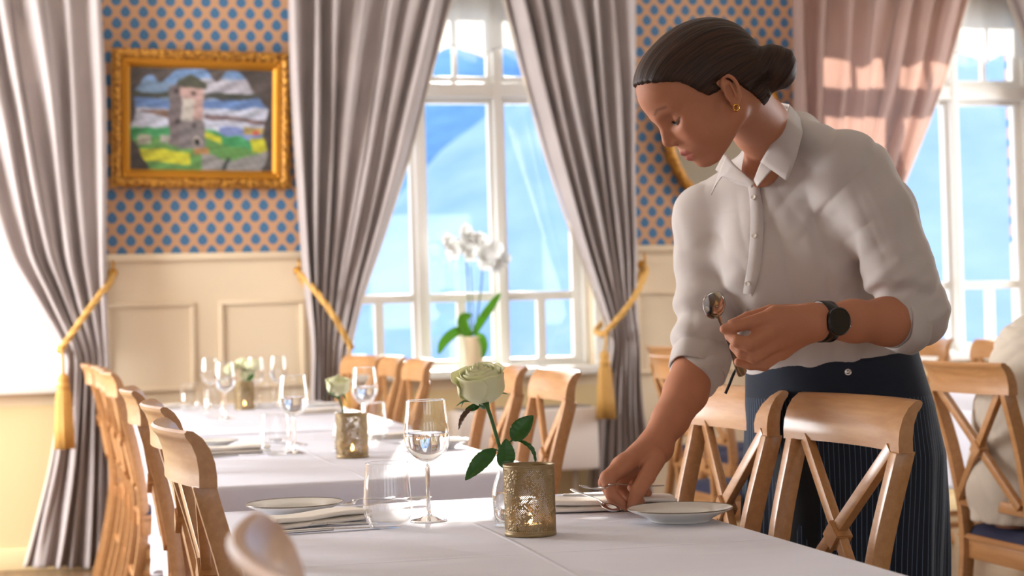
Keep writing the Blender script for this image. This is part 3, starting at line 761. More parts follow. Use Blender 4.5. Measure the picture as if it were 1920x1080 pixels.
cloth(TX0-.004, TX1+.004, 1.49, 3.44, 'white tablecloth of the nearest table, where the hand of the waitress rests', [('X', .69), ('Y', 2.60), ('Y', 3.05)], seed=1)
table(TX0+.02, TX1, 3.97, 5.74, 'second dining table, hidden under its white cloth')
cloth(TX0+.016, TX1+.004, 3.96, 5.75, 'white tablecloth of the middle table, with the small rose and gold holder', [('X', .66), ('Y', 4.42), ('Y', 5.02)], drop=.38, seed=2)
table(TX0+.02, TX1+.04, 5.86, 8.0, 'third dining table near the wall, hidden under its white cloth')
cloth(TX0+.016, TX1+.044, 5.85, 8.02, 'white tablecloth of the far table by the wall', [('X', .66), ('Y', 6.4), ('Y', 7.3)], drop=.40, seed=3)
table(3.0, 3.62, 4.1, 6.85, 'neighbouring dining table behind the waitress, hidden under its cloth')
cloth(2.995, 3.625, 4.09, 6.86, 'white tablecloth on the neighbouring table behind the waitress', seed=4)

# ================================================================ tableware
TZ = .7512
def thickprof(outer, th):
    """outer: (r,z) from the bottom centre up to the rim; returns closed section with an inner wall"""
    inner = [(max(r-th, 0), z+(th if r < .02 else 0)) for r, z in outer[::-1]]
    return outer+inner
def smoothprof(p, n=4): return [(max(0, float(q[0])), float(q[1])) for q in spline(p, n)]
def make_wine():
    t = thing('wine_glass', 'x', 'wine glass')
    bowl = smoothprof([(.0045, .098), (.012, .102), (.027, .113), (.038, .131), (.0415, .150), (.0405, .172), (.0375, .195), (.0355, .216)], 5)
    inner = smoothprof([(.0348, .216), (.0367, .195), (.0397, .172), (.0406, .150), (.037, .132), (.026, .116), (.011, .106), (0, .1045)], 5)
    mesh_obj('bowl', lathe(bowl, 56), M_glass, t)
    mesh_obj('rim', lathe([(.0355, .2155), (.0358, .2163), (.0352, .2168), (.0349, .216), (.0355, .2155)], 56), M_stemglass, t)
    stem = smoothprof([(.0045, .098), (.0042, .085), (.0036, .06), (.0038, .03), (.006, .012), (.014, .0065), (.026, .0035), (.0325, .0022), (.0328, .001), (.031, 0), (0, 0)], 4)
    mesh_obj('stem', lathe([(0, .104)]+stem, 48), M_stemglass, t)
    return t
M_stemglass = pmat('solid_glass', (.99, 1, 1, 1), .0, 0., Transmission_Weight=1., IOR=1.45)
def make_wine_water():
    t = make_wine()
    p = smoothprof([(0, .1055), (.0105, .107), (.0255, .117), (.0365, .133), (.0402, .150), (.0401, .158)], 5)
    mesh_obj('water', lathe(p+[(.038, .1572), (0, .1568)], 56), M_water, t); return t
def make_stemless():
    t = thing('tumbler', 'x', 'glass')
    o = smoothprof([(0, 0), (.022, 0), (.031, .004), (.040, .018), (.0428, .038), (.0415, .065), (.039, .09), (.0375, .113)], 5)
    i = smoothprof([(.0368, .113), (.0382, .09), (.0406, .065), (.0418, .038), (.0385, .019), (.029, .009), (.018, .0065), (0, .006)], 5)
    mesh_obj('glass_body', lathe(o, 56), M_glass, t)
    mesh_obj('rim', lathe([(.0375, .1125), (.0378, .1135), (.0371, .114), (.0368, .113), (.0375, .1125)], 56), M_stemglass, t)
    mesh_obj('glass_base', lathe([(.041, .022), (.037, .0125), (.028, .0085), (.014, .0075), (0, .0075)], 48), M_glass, t)
    return t
def make_plate():
    t = thing('side_plate', 'x', 'plate')
    p = smoothprof([(0, .003), (.045, .003), (.047, 0), (.052, .0), (.055, .004), (.066, .010), (.084, .0175), (.0905, .0205), (.0915, .022), (.0905, .0232), (.083, .0205), (.066, .0145), (.058, .0085), (.05, .007), (0, .0065)], 4)
    mesh_obj('plate_body', lathe(p, 80), M_porc, t)
    mesh_obj('rim_line', lathe([(.0895, .0236), (.0908, .0238), (.0919, .0226), (.0914, .0214)], 80), pmat('rim_glaze', lin(120, 108, 96), .2), t)
    return t
def make_holder(lit=True):
    t = thing('candle_holder', 'x', 'candle holder'); R, Hh = .042, .116; nu, nv = 150, 66
    rr = random.Random(5); V = []; Fc = []
    holes = set()
    for j in range(nv):
        for i in range(nu):
            z = j/nv; a = i/nu*2*math.pi
            if .07 < z < .93:
                f = math.sin(a*6+math.sin(z*9)*1.5)*math.sin(z*16+math.cos(a*3))
                if (i+j) % 2 == 0 and rr.random() < .80+.5*f: holes.add((i, j))
    for j in range(nv+1):
        for i in range(nu):
            a = i/nu*2*math.pi; V.append((R*math.cos(a), R*math.sin(a), Hh*j/nv))
    for j in range(nv):
        for i in range(nu):
            if (i, j) not in holes: k = (i+1) % nu; Fc.append((j*nu+i, j*nu+k, (j+1)*nu+k, (j+1)*nu+i))
    o = mesh_obj('pierced_shade', (V, Fc), M_brass, t); solid(o, .0009, 0)
    mesh_obj('rim', lathe([(R-.001, Hh-.003), (R+.001, Hh-.003), (R+.0012, Hh+.001), (R-.001, Hh+.001), (R-.001, Hh-.003)], 60), M_brass, t)
    mesh_obj('base_ring', lathe([(0, .0005), (R, .0005), (R+.001, .001), (R+.001, .007), (R-.001, .007), (R-.001, .002), (0, .002)], 60), M_brass, t)
    mesh_obj('tealight', lathe([(0, .003), (.019, .003), (.0195, .018), (.0185, .018), (.018, .016), (0, .016)], 32), M_wax, t)
    if lit:
        mesh_obj('flame', lathe([(0, .017), (.003, .02), (.0042, .025), (.0028, .032), (0, .038)], 16), M_flame, t)
    return t
M_brass, nb, bs = newmat('pierced_brass'); nn = nb.noise(nb.obj(), 90, 3); nb.set(bs, 'Base Color', nb.mix(nn, lin(134, 112, 78), lin(170, 148, 108))); bs.inputs['Metallic'].default_value = .45; bs.inputs['Roughness'].default_value = .42
# ---- cutlery: local +x along the length, handle end at 0
def strip(pts, th=.002):
    """pts: (x, half width, z) -> flattened rod with elliptical section"""
    ps = spline(pts, 5); V = []; Fc = []; n = 10
    for x, w_, z in ps:
        for k in range(n): a = 2*math.pi*k/n; V.append((x, w_*math.cos(a), z+th*math.sin(a)))
    for i in range(len(ps)-1):
        for k in range(n): j = (k+1) % n; Fc.append((i*n+k, i*n+j, (i+1)*n+j, (i+1)*n+k))
    Fc += [tuple(range(n))[::-1], tuple((len(ps)-1)*n+k for k in range(n))]
    return (V, Fc)
def make_fork():
    t = thing('fork', 'x', 'fork')
    h = strip([(0, .004, .002), (.006, .0085, .002), (.03, .008, .0025), (.07, .0045, .006), (.115, .0028, .010), (.135, .004, .0095)], .0014)
    mesh_obj('handle', h, M_silver, t)
    head = [strip([(.130, .0035, .0095), (.145, .010, .006), (.156, .0125, .004)], .0012)]
    for y in (-.0095, -.0032, .0032, .0095):
        head.append(xf(strip([(.152, .0018, .0042), (.17, .0016, .0035), (.19, .0013, .007), (.200, .0006, .011)], .0011), Matrix.Translation((0, y, 0))))
    mesh_obj('tines', merge(*head), M_silver, t); return t
def make_spoon():
    t = thing('spoon', 'x', 'spoon')
    mesh_obj('handle', strip([(0, .004, .002), (.006, .0085, .002), (.03, .008, .003), (.07, .0045, .007), (.115, .0028, .012), (.14, .0035, .0105), (.146, .004, .0095)], .0014), M_silver, t)
    def bf(u, v):
        a = u*2*math.pi; r = v; x = .172+.030*r*math.cos(a)-.002*math.cos(2*a)*r; y = .0195*r*math.sin(a)*(1+.12*math.cos(a+math.pi)); z = .0105-.0085*(1-r*r)
        return (x, y, z)
    o = mesh_obj('bowl', grid(bf, 32, 9, wrap_u=True), M_silver, t); solid(o, .0012, -1); return t
def make_knife():
    t = thing('table_knife', 'x', 'knife')
    mesh_obj('handle', strip([(0, .005, .004), (.004, .0085, .004), (.04, .008, .004), (.09, .0062, .0045), (.1, .005, .0045)], .0035), M_silver, t)
    mesh_obj('blade', strip([(.098, .005, .0045), (.11, .0085, .004), (.15, .0095, .003), (.195, .008, .002), (.21, .004, .0018), (.214, .001, .0018)], .0009), M_silver, t)
    return t
def make_napkin():
    t = thing('napkin', 'x', 'napkin'); parts = []
    for k, (z0, z1, w_, l_, sh) in enumerate(((0, .0105, .036, .105, 0), (.0108, .0215, .035, .104, .002))):
        def f(u, v, z0=z0, z1=z1, w_=w_, l_=l_, sh=sh):
            a = u*2*math.pi; ex = 3.2; c_, s_ = math.cos(a), math.sin(a)
            y = w_*math.copysign(abs(c_)**(2/ex), c_)*(1+.05*math.sin(v*7+k)); zz = (z1-z0)/2*math.copysign(abs(s_)**(2/ex), s_)
            x = (v-.5)*2*l_; e = 1-max(0, (abs(v-.5)-.485)/.015)**2*.5
            return (x+sh, y, (z0+z1)/2+zz*e+(.0015*math.sin(v*8+k*2)+.0008*math.sin(y*120))*(1 if k else 0))
        g = grid(f, 40, 40, wrap_u=True); V, Fc = g; Fc = list(Fc)+[tuple(range(40))[::-1], tuple(39*40+i for i in range(40))]; parts.append((V, Fc))
    mesh_obj('lower_fold', parts[0], M_napkin, t, auto=60); mesh_obj('upper_fold', parts[1], M_napkin, t, auto=60); return t
PROTO = {}
MAKERS = dict(wine=make_wine, winew=make_wine_water, tumbler=make_stemless, plate=make_plate, holder=make_holder, fork=make_fork, spoon=make_spoon, knife=make_knife, napkin=make_napkin)
def put(kind, loc, label, group=None, rz=0., scale=None, dirv=None):
    loc = Vector(loc)
    if kind not in PROTO: o = PROTO[kind] = MAKERS[kind]()
    else:
        o = copy_tree(PROTO[kind])
        if 'group' in o.keys(): del o['group']
    o.location = loc; o.rotation_euler = (0, 0, rz); o['label'] = label
    if group: o['group'] = group
    if scale: o.scale = (scale,)*3
    if dirv is not None:
        d = Vector(dirv).normalized(); o.rotation_euler = (0, -math.asin(max(-1, min(1, d.z))), math.atan2(d.y, d.x))
    return o
def lay(kind, a, b, label, group, z=TZ, z2=None):
    """cutlery lying from handle end pixel a towards pixel b"""
    A = onz(a[0], a[1], z); B = onz(b[0], b[1], z2 if z2 is not None else z); o = put(kind, (A.x, A.y, z), label, group, dirv=(B-A)); return o
GW, GT, GP, GH, GK, GF, GS, GN2 = 'wine glasses on the white tables', 'tumblers on the white tables', 'side plates on the white tables', 'gold candle holders on the white tables', 'table knives on the white tables', 'forks on the white tables', 'spoons on the white tables', 'folded napkins on the white tables'
def at(px, py): p = onz(px, py, .7505); return (p.x, p.y, TZ)
# nearest table
put('winew', at(804, 977), 'sharp wine glass half filled with water on the nearest table', GW)
put('tumbler', at(728, 990), 'sharp empty tumbler on the nearest table, left of the wine glass', GT)
put('plate', (.415, 3.31, TZ), 'side plate at the left corner of the nearest table', GP)
put('plate', (1.03, 2.885, TZ), 'side plate under the fingertips of the waitress', GP)
put('holder', at(995, 1003), 'large sharp pierced gold candle holder glowing beside the long stemmed rose', GH)
a_ = onz(498, 985, .76); b_ = onz(690, 962, .76); d_ = (b_-a_); n_ = put('napkin', ((a_.x+b_.x)/2-.01, (a_.y+b_.y)/2, TZ), 'folded napkin behind the tumbler at the left of the nearest table', GN2, rz=math.atan2(d_.y, d_.x))
a_ = onz(1040, 952, .76); b_ = onz(1262, 945, .76); n_ = put('napkin', ((a_.x+b_.x)/2+.0, (a_.y+b_.y)/2+.02, TZ), 'folded napkin beneath the hand of the waitress', GN2, rz=math.atan2((b_-a_).y, (b_-a_).x), scale=1.12)
lay('knife', (517, 1003), (690, 992), 'front knife of the two below the left napkin', GK)
lay('knife', (508, 993), (620, 986), 'rear knife of the two below the left napkin', GK)
lay('fork', (738, 934), (560, 966), 'fork lying above the left napkin on the nearest table', GF)
lay('spoon', (640, 958), (742, 948), 'spoon seen through the empty tumbler', GS, z=TZ+.002)
lay('knife', (1150, 931), (1040, 934), 'rear knife at the upper edge of the napkin beneath the hand', GK)
lay('knife', (1140, 938), (1050, 941), 'front knife at the upper edge of the napkin beneath the hand', GK)
A = onz(1072, 918, .79); B = onz(1160, 968, .7535); put('spoon', A, 'spoon tipped over the napkin with its bowl beside the right plate', GS, dirv=(B-A), scale=.75)
# middle table
put('winew', at(553, 851), 'wine glass with water beside the left tumbler on the middle table', GW)
put('tumbler', at(517, 854), 'tumbler at the left of the middle table', GT)
put('holder', at(661, 858), 'pierced gold candle holder with small rose on the middle table', GH)
put('winew', (.90, 5.38, TZ), 'wine glass behind the small rose of the middle table', GW)
put('tumbler', at(701, 826), 'tumbler right of the gold holder on the middle table', GT)
put('plate', (1.0, 4.80, TZ), 'side plate at the right edge of the middle table', GP)
put('plate', (.40, 5.2, TZ), 'side plate at the left edge of the middle table', GP)
p_ = at(434, 850); put('napkin', p_, 'folded napkin at the left of the middle table', GN2, rz=.05)
p_ = at(742, 822); put('napkin', p_, 'folded napkin at the right of the middle table', GN2, rz=.1, scale=.8)
lay('knife', (380, 860), (492, 853), 'knife in front of the left napkin on the middle table', GK)
lay('fork', (560, 832), (470, 840), 'fork above the left napkin on the middle table', GF)
lay('spoon', (575, 835), (523, 831), 'spoon behind the tumbler on the middle table', GS)
lay('spoon', (760, 832), (700, 832), 'dark spoon right of the gold holder on the middle table', GS)
lay('fork', (735, 815), (770, 838), 'fork left of the right plate on the middle table', GF)
# far table
put('holder', at(459, 768), 'distant gold candle holder on the far table with white blooms', GH)
put('winew', at(395, 766), 'leftmost wine glass on the far table', GW)
put('winew', at(424, 786), 'wine glass in front of the left one on the far table', GW)
put('winew', at(480, 764), 'wine glass just right of the white bouquet on the far table', GW)
put('winew', at(523, 762), 'rightmost wine glass on the far table', GW)
put('tumbler', at(357, 771), 'leftmost tumbler on the far table', GT)
put('tumbler', at(402, 785), 'tumbler between the leftmost wine glasses on the far table', GT)
put('tumbler', at(500, 766), 'tumbler right of the distant gold holder', GT)
put('plate', (1.02, 7.25, TZ), 'side plate at the right of the far table', GP)
p_ = at(590, 776); put('napkin', p_, 'folded napkin in front of the plate on the far table', GN2, rz=.1)
p_ = at(365, 758); put('napkin', (.42, 7.75, TZ), 'folded napkin at the left end of the far table', GN2)

# ================================================================ flowers
M_petal, nb, bs = newmat('rose_petal'); nn = nb.noise(nb.obj(), 30, 3); nb.set(bs, 'Base Color', nb.mix(nn, lin(236, 234, 196), lin(214, 216, 160))); bs.inputs['Roughness'].default_value = .55
bs.inputs['Subsurface Weight'].default_value = .25; bs.inputs['Subsurface Radius'].default_value = (.01, .01, .005); bs.inputs['Subsurface Scale'].default_value = .5
M_leaf, nb, bs = newmat('rose_leaf'); nn = nb.noise(nb.obj(), 60, 4); nb.set(bs, 'Base Color', nb.mix(nn, lin(26, 74, 22), lin(52, 110, 36))); bs.inputs['Roughness'].default_value = .4; nb.l.new(nb.bump(nn, .4, .002), bs.inputs['Normal'])
M_leafw = pmat('withered_leaf', lin(92, 62, 44), .6)
M_stem = pmat('green_stem', lin(62, 104, 52), .45)
def bloom_mesh(R=.036, Hh=.066, n_layers=5, seed=1):
    rr = random.Random(seed); parts = []
    def petal(phi, r, h, w_, curl, lift, tw, tt):
        def f(u, v):
            a = (u-.5)*2; width = w_*(math.sin(min(1, v*1.15)*math.pi*.5)**.7)*(1-.16*max(0, v-.75)*4*a*a)
            th = phi+a*width
            prof = r*(.25+.75*math.sin(min(1, v/.5)*math.pi/2))*(1-(.42-.40*tt)*max(0, (v-.5)/.5)**2)
            out = curl*max(0, v-.68)**2*7*r+tw*a*r*.25
            rad = prof*(1+.05*a)+out
            z = lift+h*(v-.09*a*a*v)-curl*max(0, v-.80)**2*5*h*.35+.0012*math.sin(a*6+phi*3)*v
            return (rad*math.cos(th), rad*math.sin(th), z)
        g = grid(f, 15, 13); parts.append(g)
    k = 0
    for L_ in range(n_layers):
        t = L_/(n_layers-1); n = (3, 3, 4, 5, 5, 5)[L_] if n_layers > 4 else 4
        for i in range(n):
            phi = 2*math.pi*(i/n)+L_*.9+rr.uniform(-.15, .15)
            petal(phi, R*(.20+.80*t), Hh*(1.0-.14*t), (1.35-.35*t)*(1.1), -.1+.38*t*t*rr.uniform(.3, 1.3), .002-.004*t, .12, t)
    return merge(*parts)
def add_bloom(parent, loc, rot, s=1., seed=1, sep=True, withered=False):
    b_ = mesh_obj('bloom', bloom_mesh(seed=seed, n_layers=6 if sep else 5), M_petal, parent); solid(b_, .0006, 0); b_.location = loc; b_.rotation_euler = rot; b_.scale = (s,)*3
    if sep:
        parts = []
        for i in range(5):
            a = i*2*math.pi/5+.5
            def f(u, v, a=a, i=i):
                w_ = .008*(1-v)**.8*math.sin(min(1, v*4+.25)*math.pi/2); x = (u-.5)*2*w_; r = .008+.034*v if i not in (1, 2) else .010+.040*v; z = -.002+.012*math.sin(v*3.0)-(.014*v*v if i % 2 else -.010*v*v)
                return (r*math.cos(a)-x*math.sin(a), r*math.sin(a)+x*math.cos(a), z)
            parts.append(grid(f, 5, 9))
        s_ = mesh_obj('sepals', merge(lathe([(0, -.010), (.005, -.009), (.009, -.002), (.010, .006), (.006, .01), (0, .01)], 16), *parts), M_stem, b_); solid(s_, .0006, 0)
    return b_
def leaf(base, tip, width, nrm, bend=.15, mat=None, parent=None, origin=Vector((0, 0, 0)), fold=.25, name='leaf'):
    base = Vector(base); tip = Vector(tip); d = tip-base; L_ = d.length; d.normalize(); nrm = Vector(nrm); nrm = (nrm-d*nrm.dot(d)).normalized(); sd = d.cross(nrm)
    def f(u, v):
        a = (u-.5)*2; w_ = width/2*(math.sin(math.pi*min(1, v**.8))**.75)*(1+.03*math.sin(v*60))
        return base+d*(L_*v)+nrm*(bend*L_*math.sin(v*math.pi)+fold*w_*abs(a)+.0008*math.sin(v*40)*abs(a))+sd*(a*w_)-origin
    o = mesh_obj(name, grid(f, 9, 26), mat or M_leaf, parent); solid(o, .0005, 0); return o
# large rose in a little bottle on the nearest table
vb = Vector(at(950, 986)); D0 = (vb-CO).dot(_F)
root = thing('bud_vase', 'small clear glass bottle holding the long stemmed rose, behind the gold holder', 'vase', vb)
vp_o = smoothprof([(0, 0), (.020, 0), (.0245, .004), (.025, .03), (.0245, .055), (.020, .075), (.0145, .09), (.0135, .102), (.0165, .106), (.0168, .112), (.0155, .113)], 5)
vp_i = smoothprof([(.0145, .113), (.0122, .104), (.0125, .09), (.018, .075), (.0225, .055), (.023, .03), (.021, .008), (0, .006)], 5)
mesh_obj('bottle', lathe(vp_o+vp_i, 48), M_glass, root)
mesh_obj('water', lathe([(0, .0065), (.0205, .0085), (.0225, .03), (.0221, .056), (0, .0555)], 48), M_water, root)
rp = lambda x, y, dd=0.: P(x, y, D0+dd)
rb = vb+Vector((0.002, 0.003, .012))
root = thing('white_rose', 'large sharp pale rose with long stem and dark green leaves on the nearest table', 'rose', rb)
L2 = lambda v_: Vector(v_)-rb
stem = spline([L2(rb), L2(rp(951, 930)), L2(rp(945, 872)), L2(rp(930, 815)), L2(rp(918, 775)), L2(rp(908, 752))], 6)
mesh_obj('stem', sweep(stem, .0033, 10), M_stem, root)
add_bloom(root, L2(rp(906, 755)), (math.radians(10), math.radians(-16), .4), 1.08, seed=7)
def lf(b_, t_, w_, nrm, bend, fold=.25, d1=0, d2=0, **k): return leaf(rp(b_[0], b_[1], d1), rp(t_[0], t_[1], d2), w_, nrm, bend, parent=root, origin=rb, fold=fold, **k)
cv = -_F
lf((930, 842), (872, 901), .030, cv+Vector((0, 0, .6)), .10, d2=-.01)
lf((945, 878), (949, 822), .033, cv+Vector((.25, 0, .1)), .08, d1=-.008, d2=-.012)
lf((960, 826), (1000, 779), .034, cv+Vector((-.2, 0, .3)), .06, d1=-.004, d2=-.004)
lf((966, 824), (1004, 876), .012, cv+Vector((.9, 0, .6)), .22, .8)
lf((888, 762), (860, 806), .010, cv+Vector((-.9, 0, 0)), .2, .6, mat=M_leafw, name='withered_leaf')
lf((900, 760), (872, 768), .012, cv, .12, .5)
mesh_obj('leaf_stalk', merge(sweep([L2(rp(942, 858)), L2(rp(936, 846)), L2(rp(928, 842))], .0011, 6), sweep([L2(rp(943, 862)), L2(rp(952, 832)), L2(rp(962, 825))], .0011, 6), sweep([L2(rp(952, 832)), L2(rp(960, 824)), L2(rp(968, 824))], .0010, 6)), M_stem, root)
# smaller rose on the middle table
vb = Vector(at(644, 850)); D1 = (vb-CO).dot(_F)
def small_vase(vb, label):
    r_ = thing('bud_vase', label, 'vase', vb); mesh_obj('bottle', lathe(vp_o+vp_i, 32), M_glass, r_); mesh_obj('water', lathe([(0, .0065), (.0205, .0085), (.0225, .03), (.0221, .056), (0, .0555)], 32), M_water, r_); return r_
small_vase(vb+Vector((0, .03, 0)), 'little glass bottle behind the gold holder on the middle table')
rb = vb+Vector((0, .03, .012))
root = thing('white_rose', 'small blurred white rose above the gold holder of the middle table', 'rose', rb)
q1 = P(641, 775, D1); q2 = P(634, 742, D1)
mesh_obj('stem', sweep(spline([(0, 0, 0), q1-rb+Vector((.003, 0, 0)), q2-rb], 8), .0028, 8), M_stem, root)
add_bloom(root, q2-rb, (math.radians(5), math.radians(-8), 1.0), .86, seed=3)
leaf(P(634, 745, D1), P(612, 732, D1), .010, cv, .1, parent=root, origin=rb)
# bouquet on the far table
vb = Vector(at(459, 768))+Vector((0, .07, 0)); D2 = (vb-CO).dot(_F)
small_vase(vb, 'little glass bottle behind the distant gold holder on the far table')
for i, (px, py, s_) in enumerate(((437, 690, .75), (456, 682, .8), (476, 684, .78), (462, 702, .7))):
    rb = vb+Vector(((i-1.5)*.004, (i % 2)*.004, .012)); q = P(px, py+12, D2+(.02 if i % 2 else -.01))
    r_ = thing('white_rose', ['leftmost white bloom of the bouquet on the far table', 'topmost white bloom of the bouquet on the far table', 'rightmost white bloom of the bouquet on the far table', 'lowest white bloom of the bouquet on the far table'][i], 'rose', rb, group='white blooms of the far bouquet')
    mesh_obj('stem', sweep(spline([(0, 0, 0), (q-rb)*.5+Vector((0, 0, .01)), q-rb], 5), .0025, 6), M_stem, r_)
    add_bloom(r_, q-rb, (0, math.radians((px-459)*1.2), i), s_, seed=i+20, sep=False)
    leaf(q+Vector((0, 0, -.01)), q+Vector((.03*(1 if i % 2 else -1), 0, -.05)), .02, cv, .1, parent=r_, origin=rb)
# orchid on the window sill
OY = YW-.09; ob = ony(890, 686, OY); ob.z = ZS-.001
M_pot = pmat('cream_pot', lin(236, 214, 178), .45); M_orch = fabric('orchid_petal', lin(252, 252, 250), None, 100, .6, .02, trans=.4)
M_oleaf = fabric('orchid_leaf', lin(110, 176, 40), lin(84, 150, 30), 60, .4, .05, trans=.35)
root = thing('potted_orchid', 'white orchid in a cream pot on the sill of the middle window', 'potted plant', ob)
mesh_obj('pot', lathe([(0, 0), (.038, 0), (.042, .01), (.052, .155), (.054, .16), (.048, .16), (.046, .15), (0, .145)], 32), M_pot, root)
oq = lambda x, y, dy=0.: ony(x, y, OY+dy)
def ol(pts, wd, nrm, name='leaf'):
    ps = spline([oq(*p)-ob for p in pts], 6); N_ = len(ps); V = []; nrm = Vector(nrm)
    for i, p in enumerate(ps):
        p = Vector(p); t = Vector(ps[min(i+1, N_-1)])-Vector(ps[max(i-1, 0)]); t.normalize(); s_ = t.cross(nrm).normalized(); w_ = wd/2*math.sin(math.pi*(.12+.86*i/(N_-1)))**.6
        for a in (-1, -.5, 0, .5, 1): V.append(p+s_*a*w_+nrm*abs(a)*w_*.3)
    Fc = [(i*5+k, i*5+k+1, (i+1)*5+k+1, (i+1)*5+k) for i in range(N_-1) for k in range(4)]
    o = mesh_obj(name, (V, Fc), M_oleaf, root); solid(o, .002, 0)
ol([(884, 632), (870, 618), (868, 598), (884, 590)], .06, (0, -1, .2)); ol([(888, 628), (903, 600), (922, 572, -.04), (938, 550, -.06)], .045, (0, -1, .3))
ol([(886, 632), (860, 622), (834, 640, -.05), (822, 664, -.06)], .055, (0, -.8, .6)); ol([(890, 630), (902, 632, -.05), (908, 650, -.07), (905, 672, -.07)], .04, (0, -1, .1))
for k, pts in enumerate((((884, 628), (878, 560), (874, 490), (866, 450), (842, 446)), ((890, 628), (902, 540, .02), (906, 480), (912, 462), (938, 476, -.03)))):
    mesh_obj('flower_stem', sweep(spline([oq(*p)-ob for p in pts], 8), .004, 7), M_stem, root)
mesh_obj('support_stick', sweep([oq(888, 628, .01)-ob, oq(882, 500, .01)-ob], .003, 6), M_stem, root)
def orchid_flower(c, s_, tilt, seed):
    parts = []; rr = random.Random(seed)
    for i in range(5):
        a = i*2*math.pi/5+math.pi/2+rr.uniform(-.1, .1); big = i in (1, 4); w_ = (.030 if big else .019)*s_; L_ = .042*s_
        def f(u, v, a=a, w_=w_, L_=L_):
            x = (u-.5)*2*w_*math.sin(math.pi*(.1+.85*v))**.6; r = .003+L_*v
            return (r*math.cos(a)-x*math.sin(a), -.004-.012*v*v-.004*(u-.5)**2*4, r*math.sin(a)+x*math.cos(a))
        parts.append(grid(f, 7, 8))
    parts.append(xf(lathe([(0, 0), (.006, .003), (.005, .012), (0, .016)], 10), Matrix.Rotation(math.radians(90), 4, 'X')))
    M = Matrix.Translation(c) @ Matrix.Rotation(tilt, 4, 'Z') @ Matrix.Rotation(rr.uniform(-.5, .3), 4, 'X')
    return xf(merge(*parts), M)
for i, (x, y, s_) in enumerate(((838, 456, 1.1), (852, 474, .9), (868, 438, 1.2), (866, 466, 1.2), (886, 452, 1.1), (880, 478, .8), (904, 472, 1.2), (912, 494, 1.0), (926, 470, 1.2), (940, 486, 1.0), (928, 498, .8), (898, 450, .9))):
    c = oq(x, y, -.02-.03*(i % 3)/2)-ob
    f_ = mesh_obj('flower', orchid_flower(c, s_, random.Random(i).uniform(-.8, .8), i), M_orch, root); solid(f_, .0006, 0)
for x, y in ((934, 484), (868, 458)): pass
# ================================================================ organic surfaces from blended solids
class Sdf:
    """ordered list of solids, smoothly blended; everything in world metres"""
    def __init__(s): s.ops = []; s.post = []
    def cap(s, a, b, ra, rb=None, k=.01, sub=False, flat=None):
        s.ops.append(('cap', np.array(a, np.float32), np.array(b, np.float32), ra, ra if rb is None else rb, k, sub)); return s
    def chain(s, pts, k=.006, k0=None):
        """pts: (point, radius)"""
        for i in range(len(pts)-1): s.cap(pts[i][0], pts[i+1][0], pts[i][1], pts[i+1][1], k if (i or k0 is None) else k0)
        return s
    def ell(s, c, r, M=None, k=.01, sub=False):
        M = np.eye(3) if M is None else np.array(M)[:3, :3]
        s.ops.append(('ell', np.array(c, np.float32), np.array(r, np.float32), M.astype(np.float32), None, k, sub)); return s
    def stack(s, rows, k=.01, cap=.01):
        """rows: z, cx, cy, ra, rb, angle : horizontal elliptical slices"""
        r = np.array(sorted(rows), np.float32); s.ops.append(('stack', r, cap, None, None, k, False)); return s
    def cut(s, n, p, k=.002):
        """remove the side the normal points to"""
        s.ops.append(('cut', np.array(n, np.float32)/np.linalg.norm(n), np.array(p, np.float32), None, None, k, True)); return s
    def __call__(s, Q):
        d = np.full(len(Q), 1.0, np.float32)
        for kind, a, b, c, e, k, sub in s.ops:
            if kind == 'cap':
                lo = np.minimum(a, b)-max(c, e)-.05; hi = np.maximum(a, b)+max(c, e)+.05
                m = np.all((Q > lo) & (Q < hi), axis=1); q = Q[m]
                ab = b-a; t = np.clip((q-a)@ab/max(ab@ab, 1e-12), 0, 1); v = np.linalg.norm(q-a-t[:, None]*ab, axis=1)-(c+(e-c)*t)
            elif kind == 'ell':
                R_ = b.max()+.05; m = np.all(np.abs(Q-a) < R_, axis=1); q = (Q[m]-a)@c
                l = np.linalg.norm(q/b, axis=1); l2 = np.linalg.norm(q/(b*b), axis=1); v = np.where(l2 > 1e-9, l*(l-1)/np.maximum(l2, 1e-9), -b.min())
            elif kind == 'stack':
                r = a; z = Q[:, 2]; m = (z > r[0, 0]-.06) & (z < r[-1, 0]+.06); q = Q[m]; zz = q[:, 2]
                I = [np.interp(zz, r[:, 0], r[:, i]).astype(np.float32) for i in range(1, 6)]
                x = q[:, 0]-I[0]; y = q[:, 1]-I[1]; ca, sa = np.cos(I[4]), np.sin(I[4]); u = x*ca+y*sa; w_ = -x*sa+y*ca
                l = np.sqrt((u/I[2])**2+(w_/I[3])**2); l2 = np.sqrt((u/I[2]**2)**2+(w_/I[3]**2)**2)
                v = l*(l-1)/np.maximum(l2, 1e-6); v = np.maximum(v, -np.minimum(I[2], I[3]))
                ex = np.maximum(r[0, 0]-zz, zz-r[-1, 0]); v = np.maximum(v, ex) 
            elif kind == 'cut':
                v = (Q-b)@a; m = slice(None); h = np.maximum(k-np.abs(d-v), 0)/k; d = np.maximum(d, v)+h*h*k*.25; continue
            v = v.astype(np.float32); dm = d[m]
            if sub: v = -v; h = np.maximum(k-np.abs(dm-v), 0)/k; d[m] = np.maximum(dm, v)+h*h*k*.25
            else: h = np.maximum(k-np.abs(dm-v), 0)/k; d[m] = np.minimum(dm, v)-h*h*k*.25
        for f in s.post: d = f(Q, d)
        return d
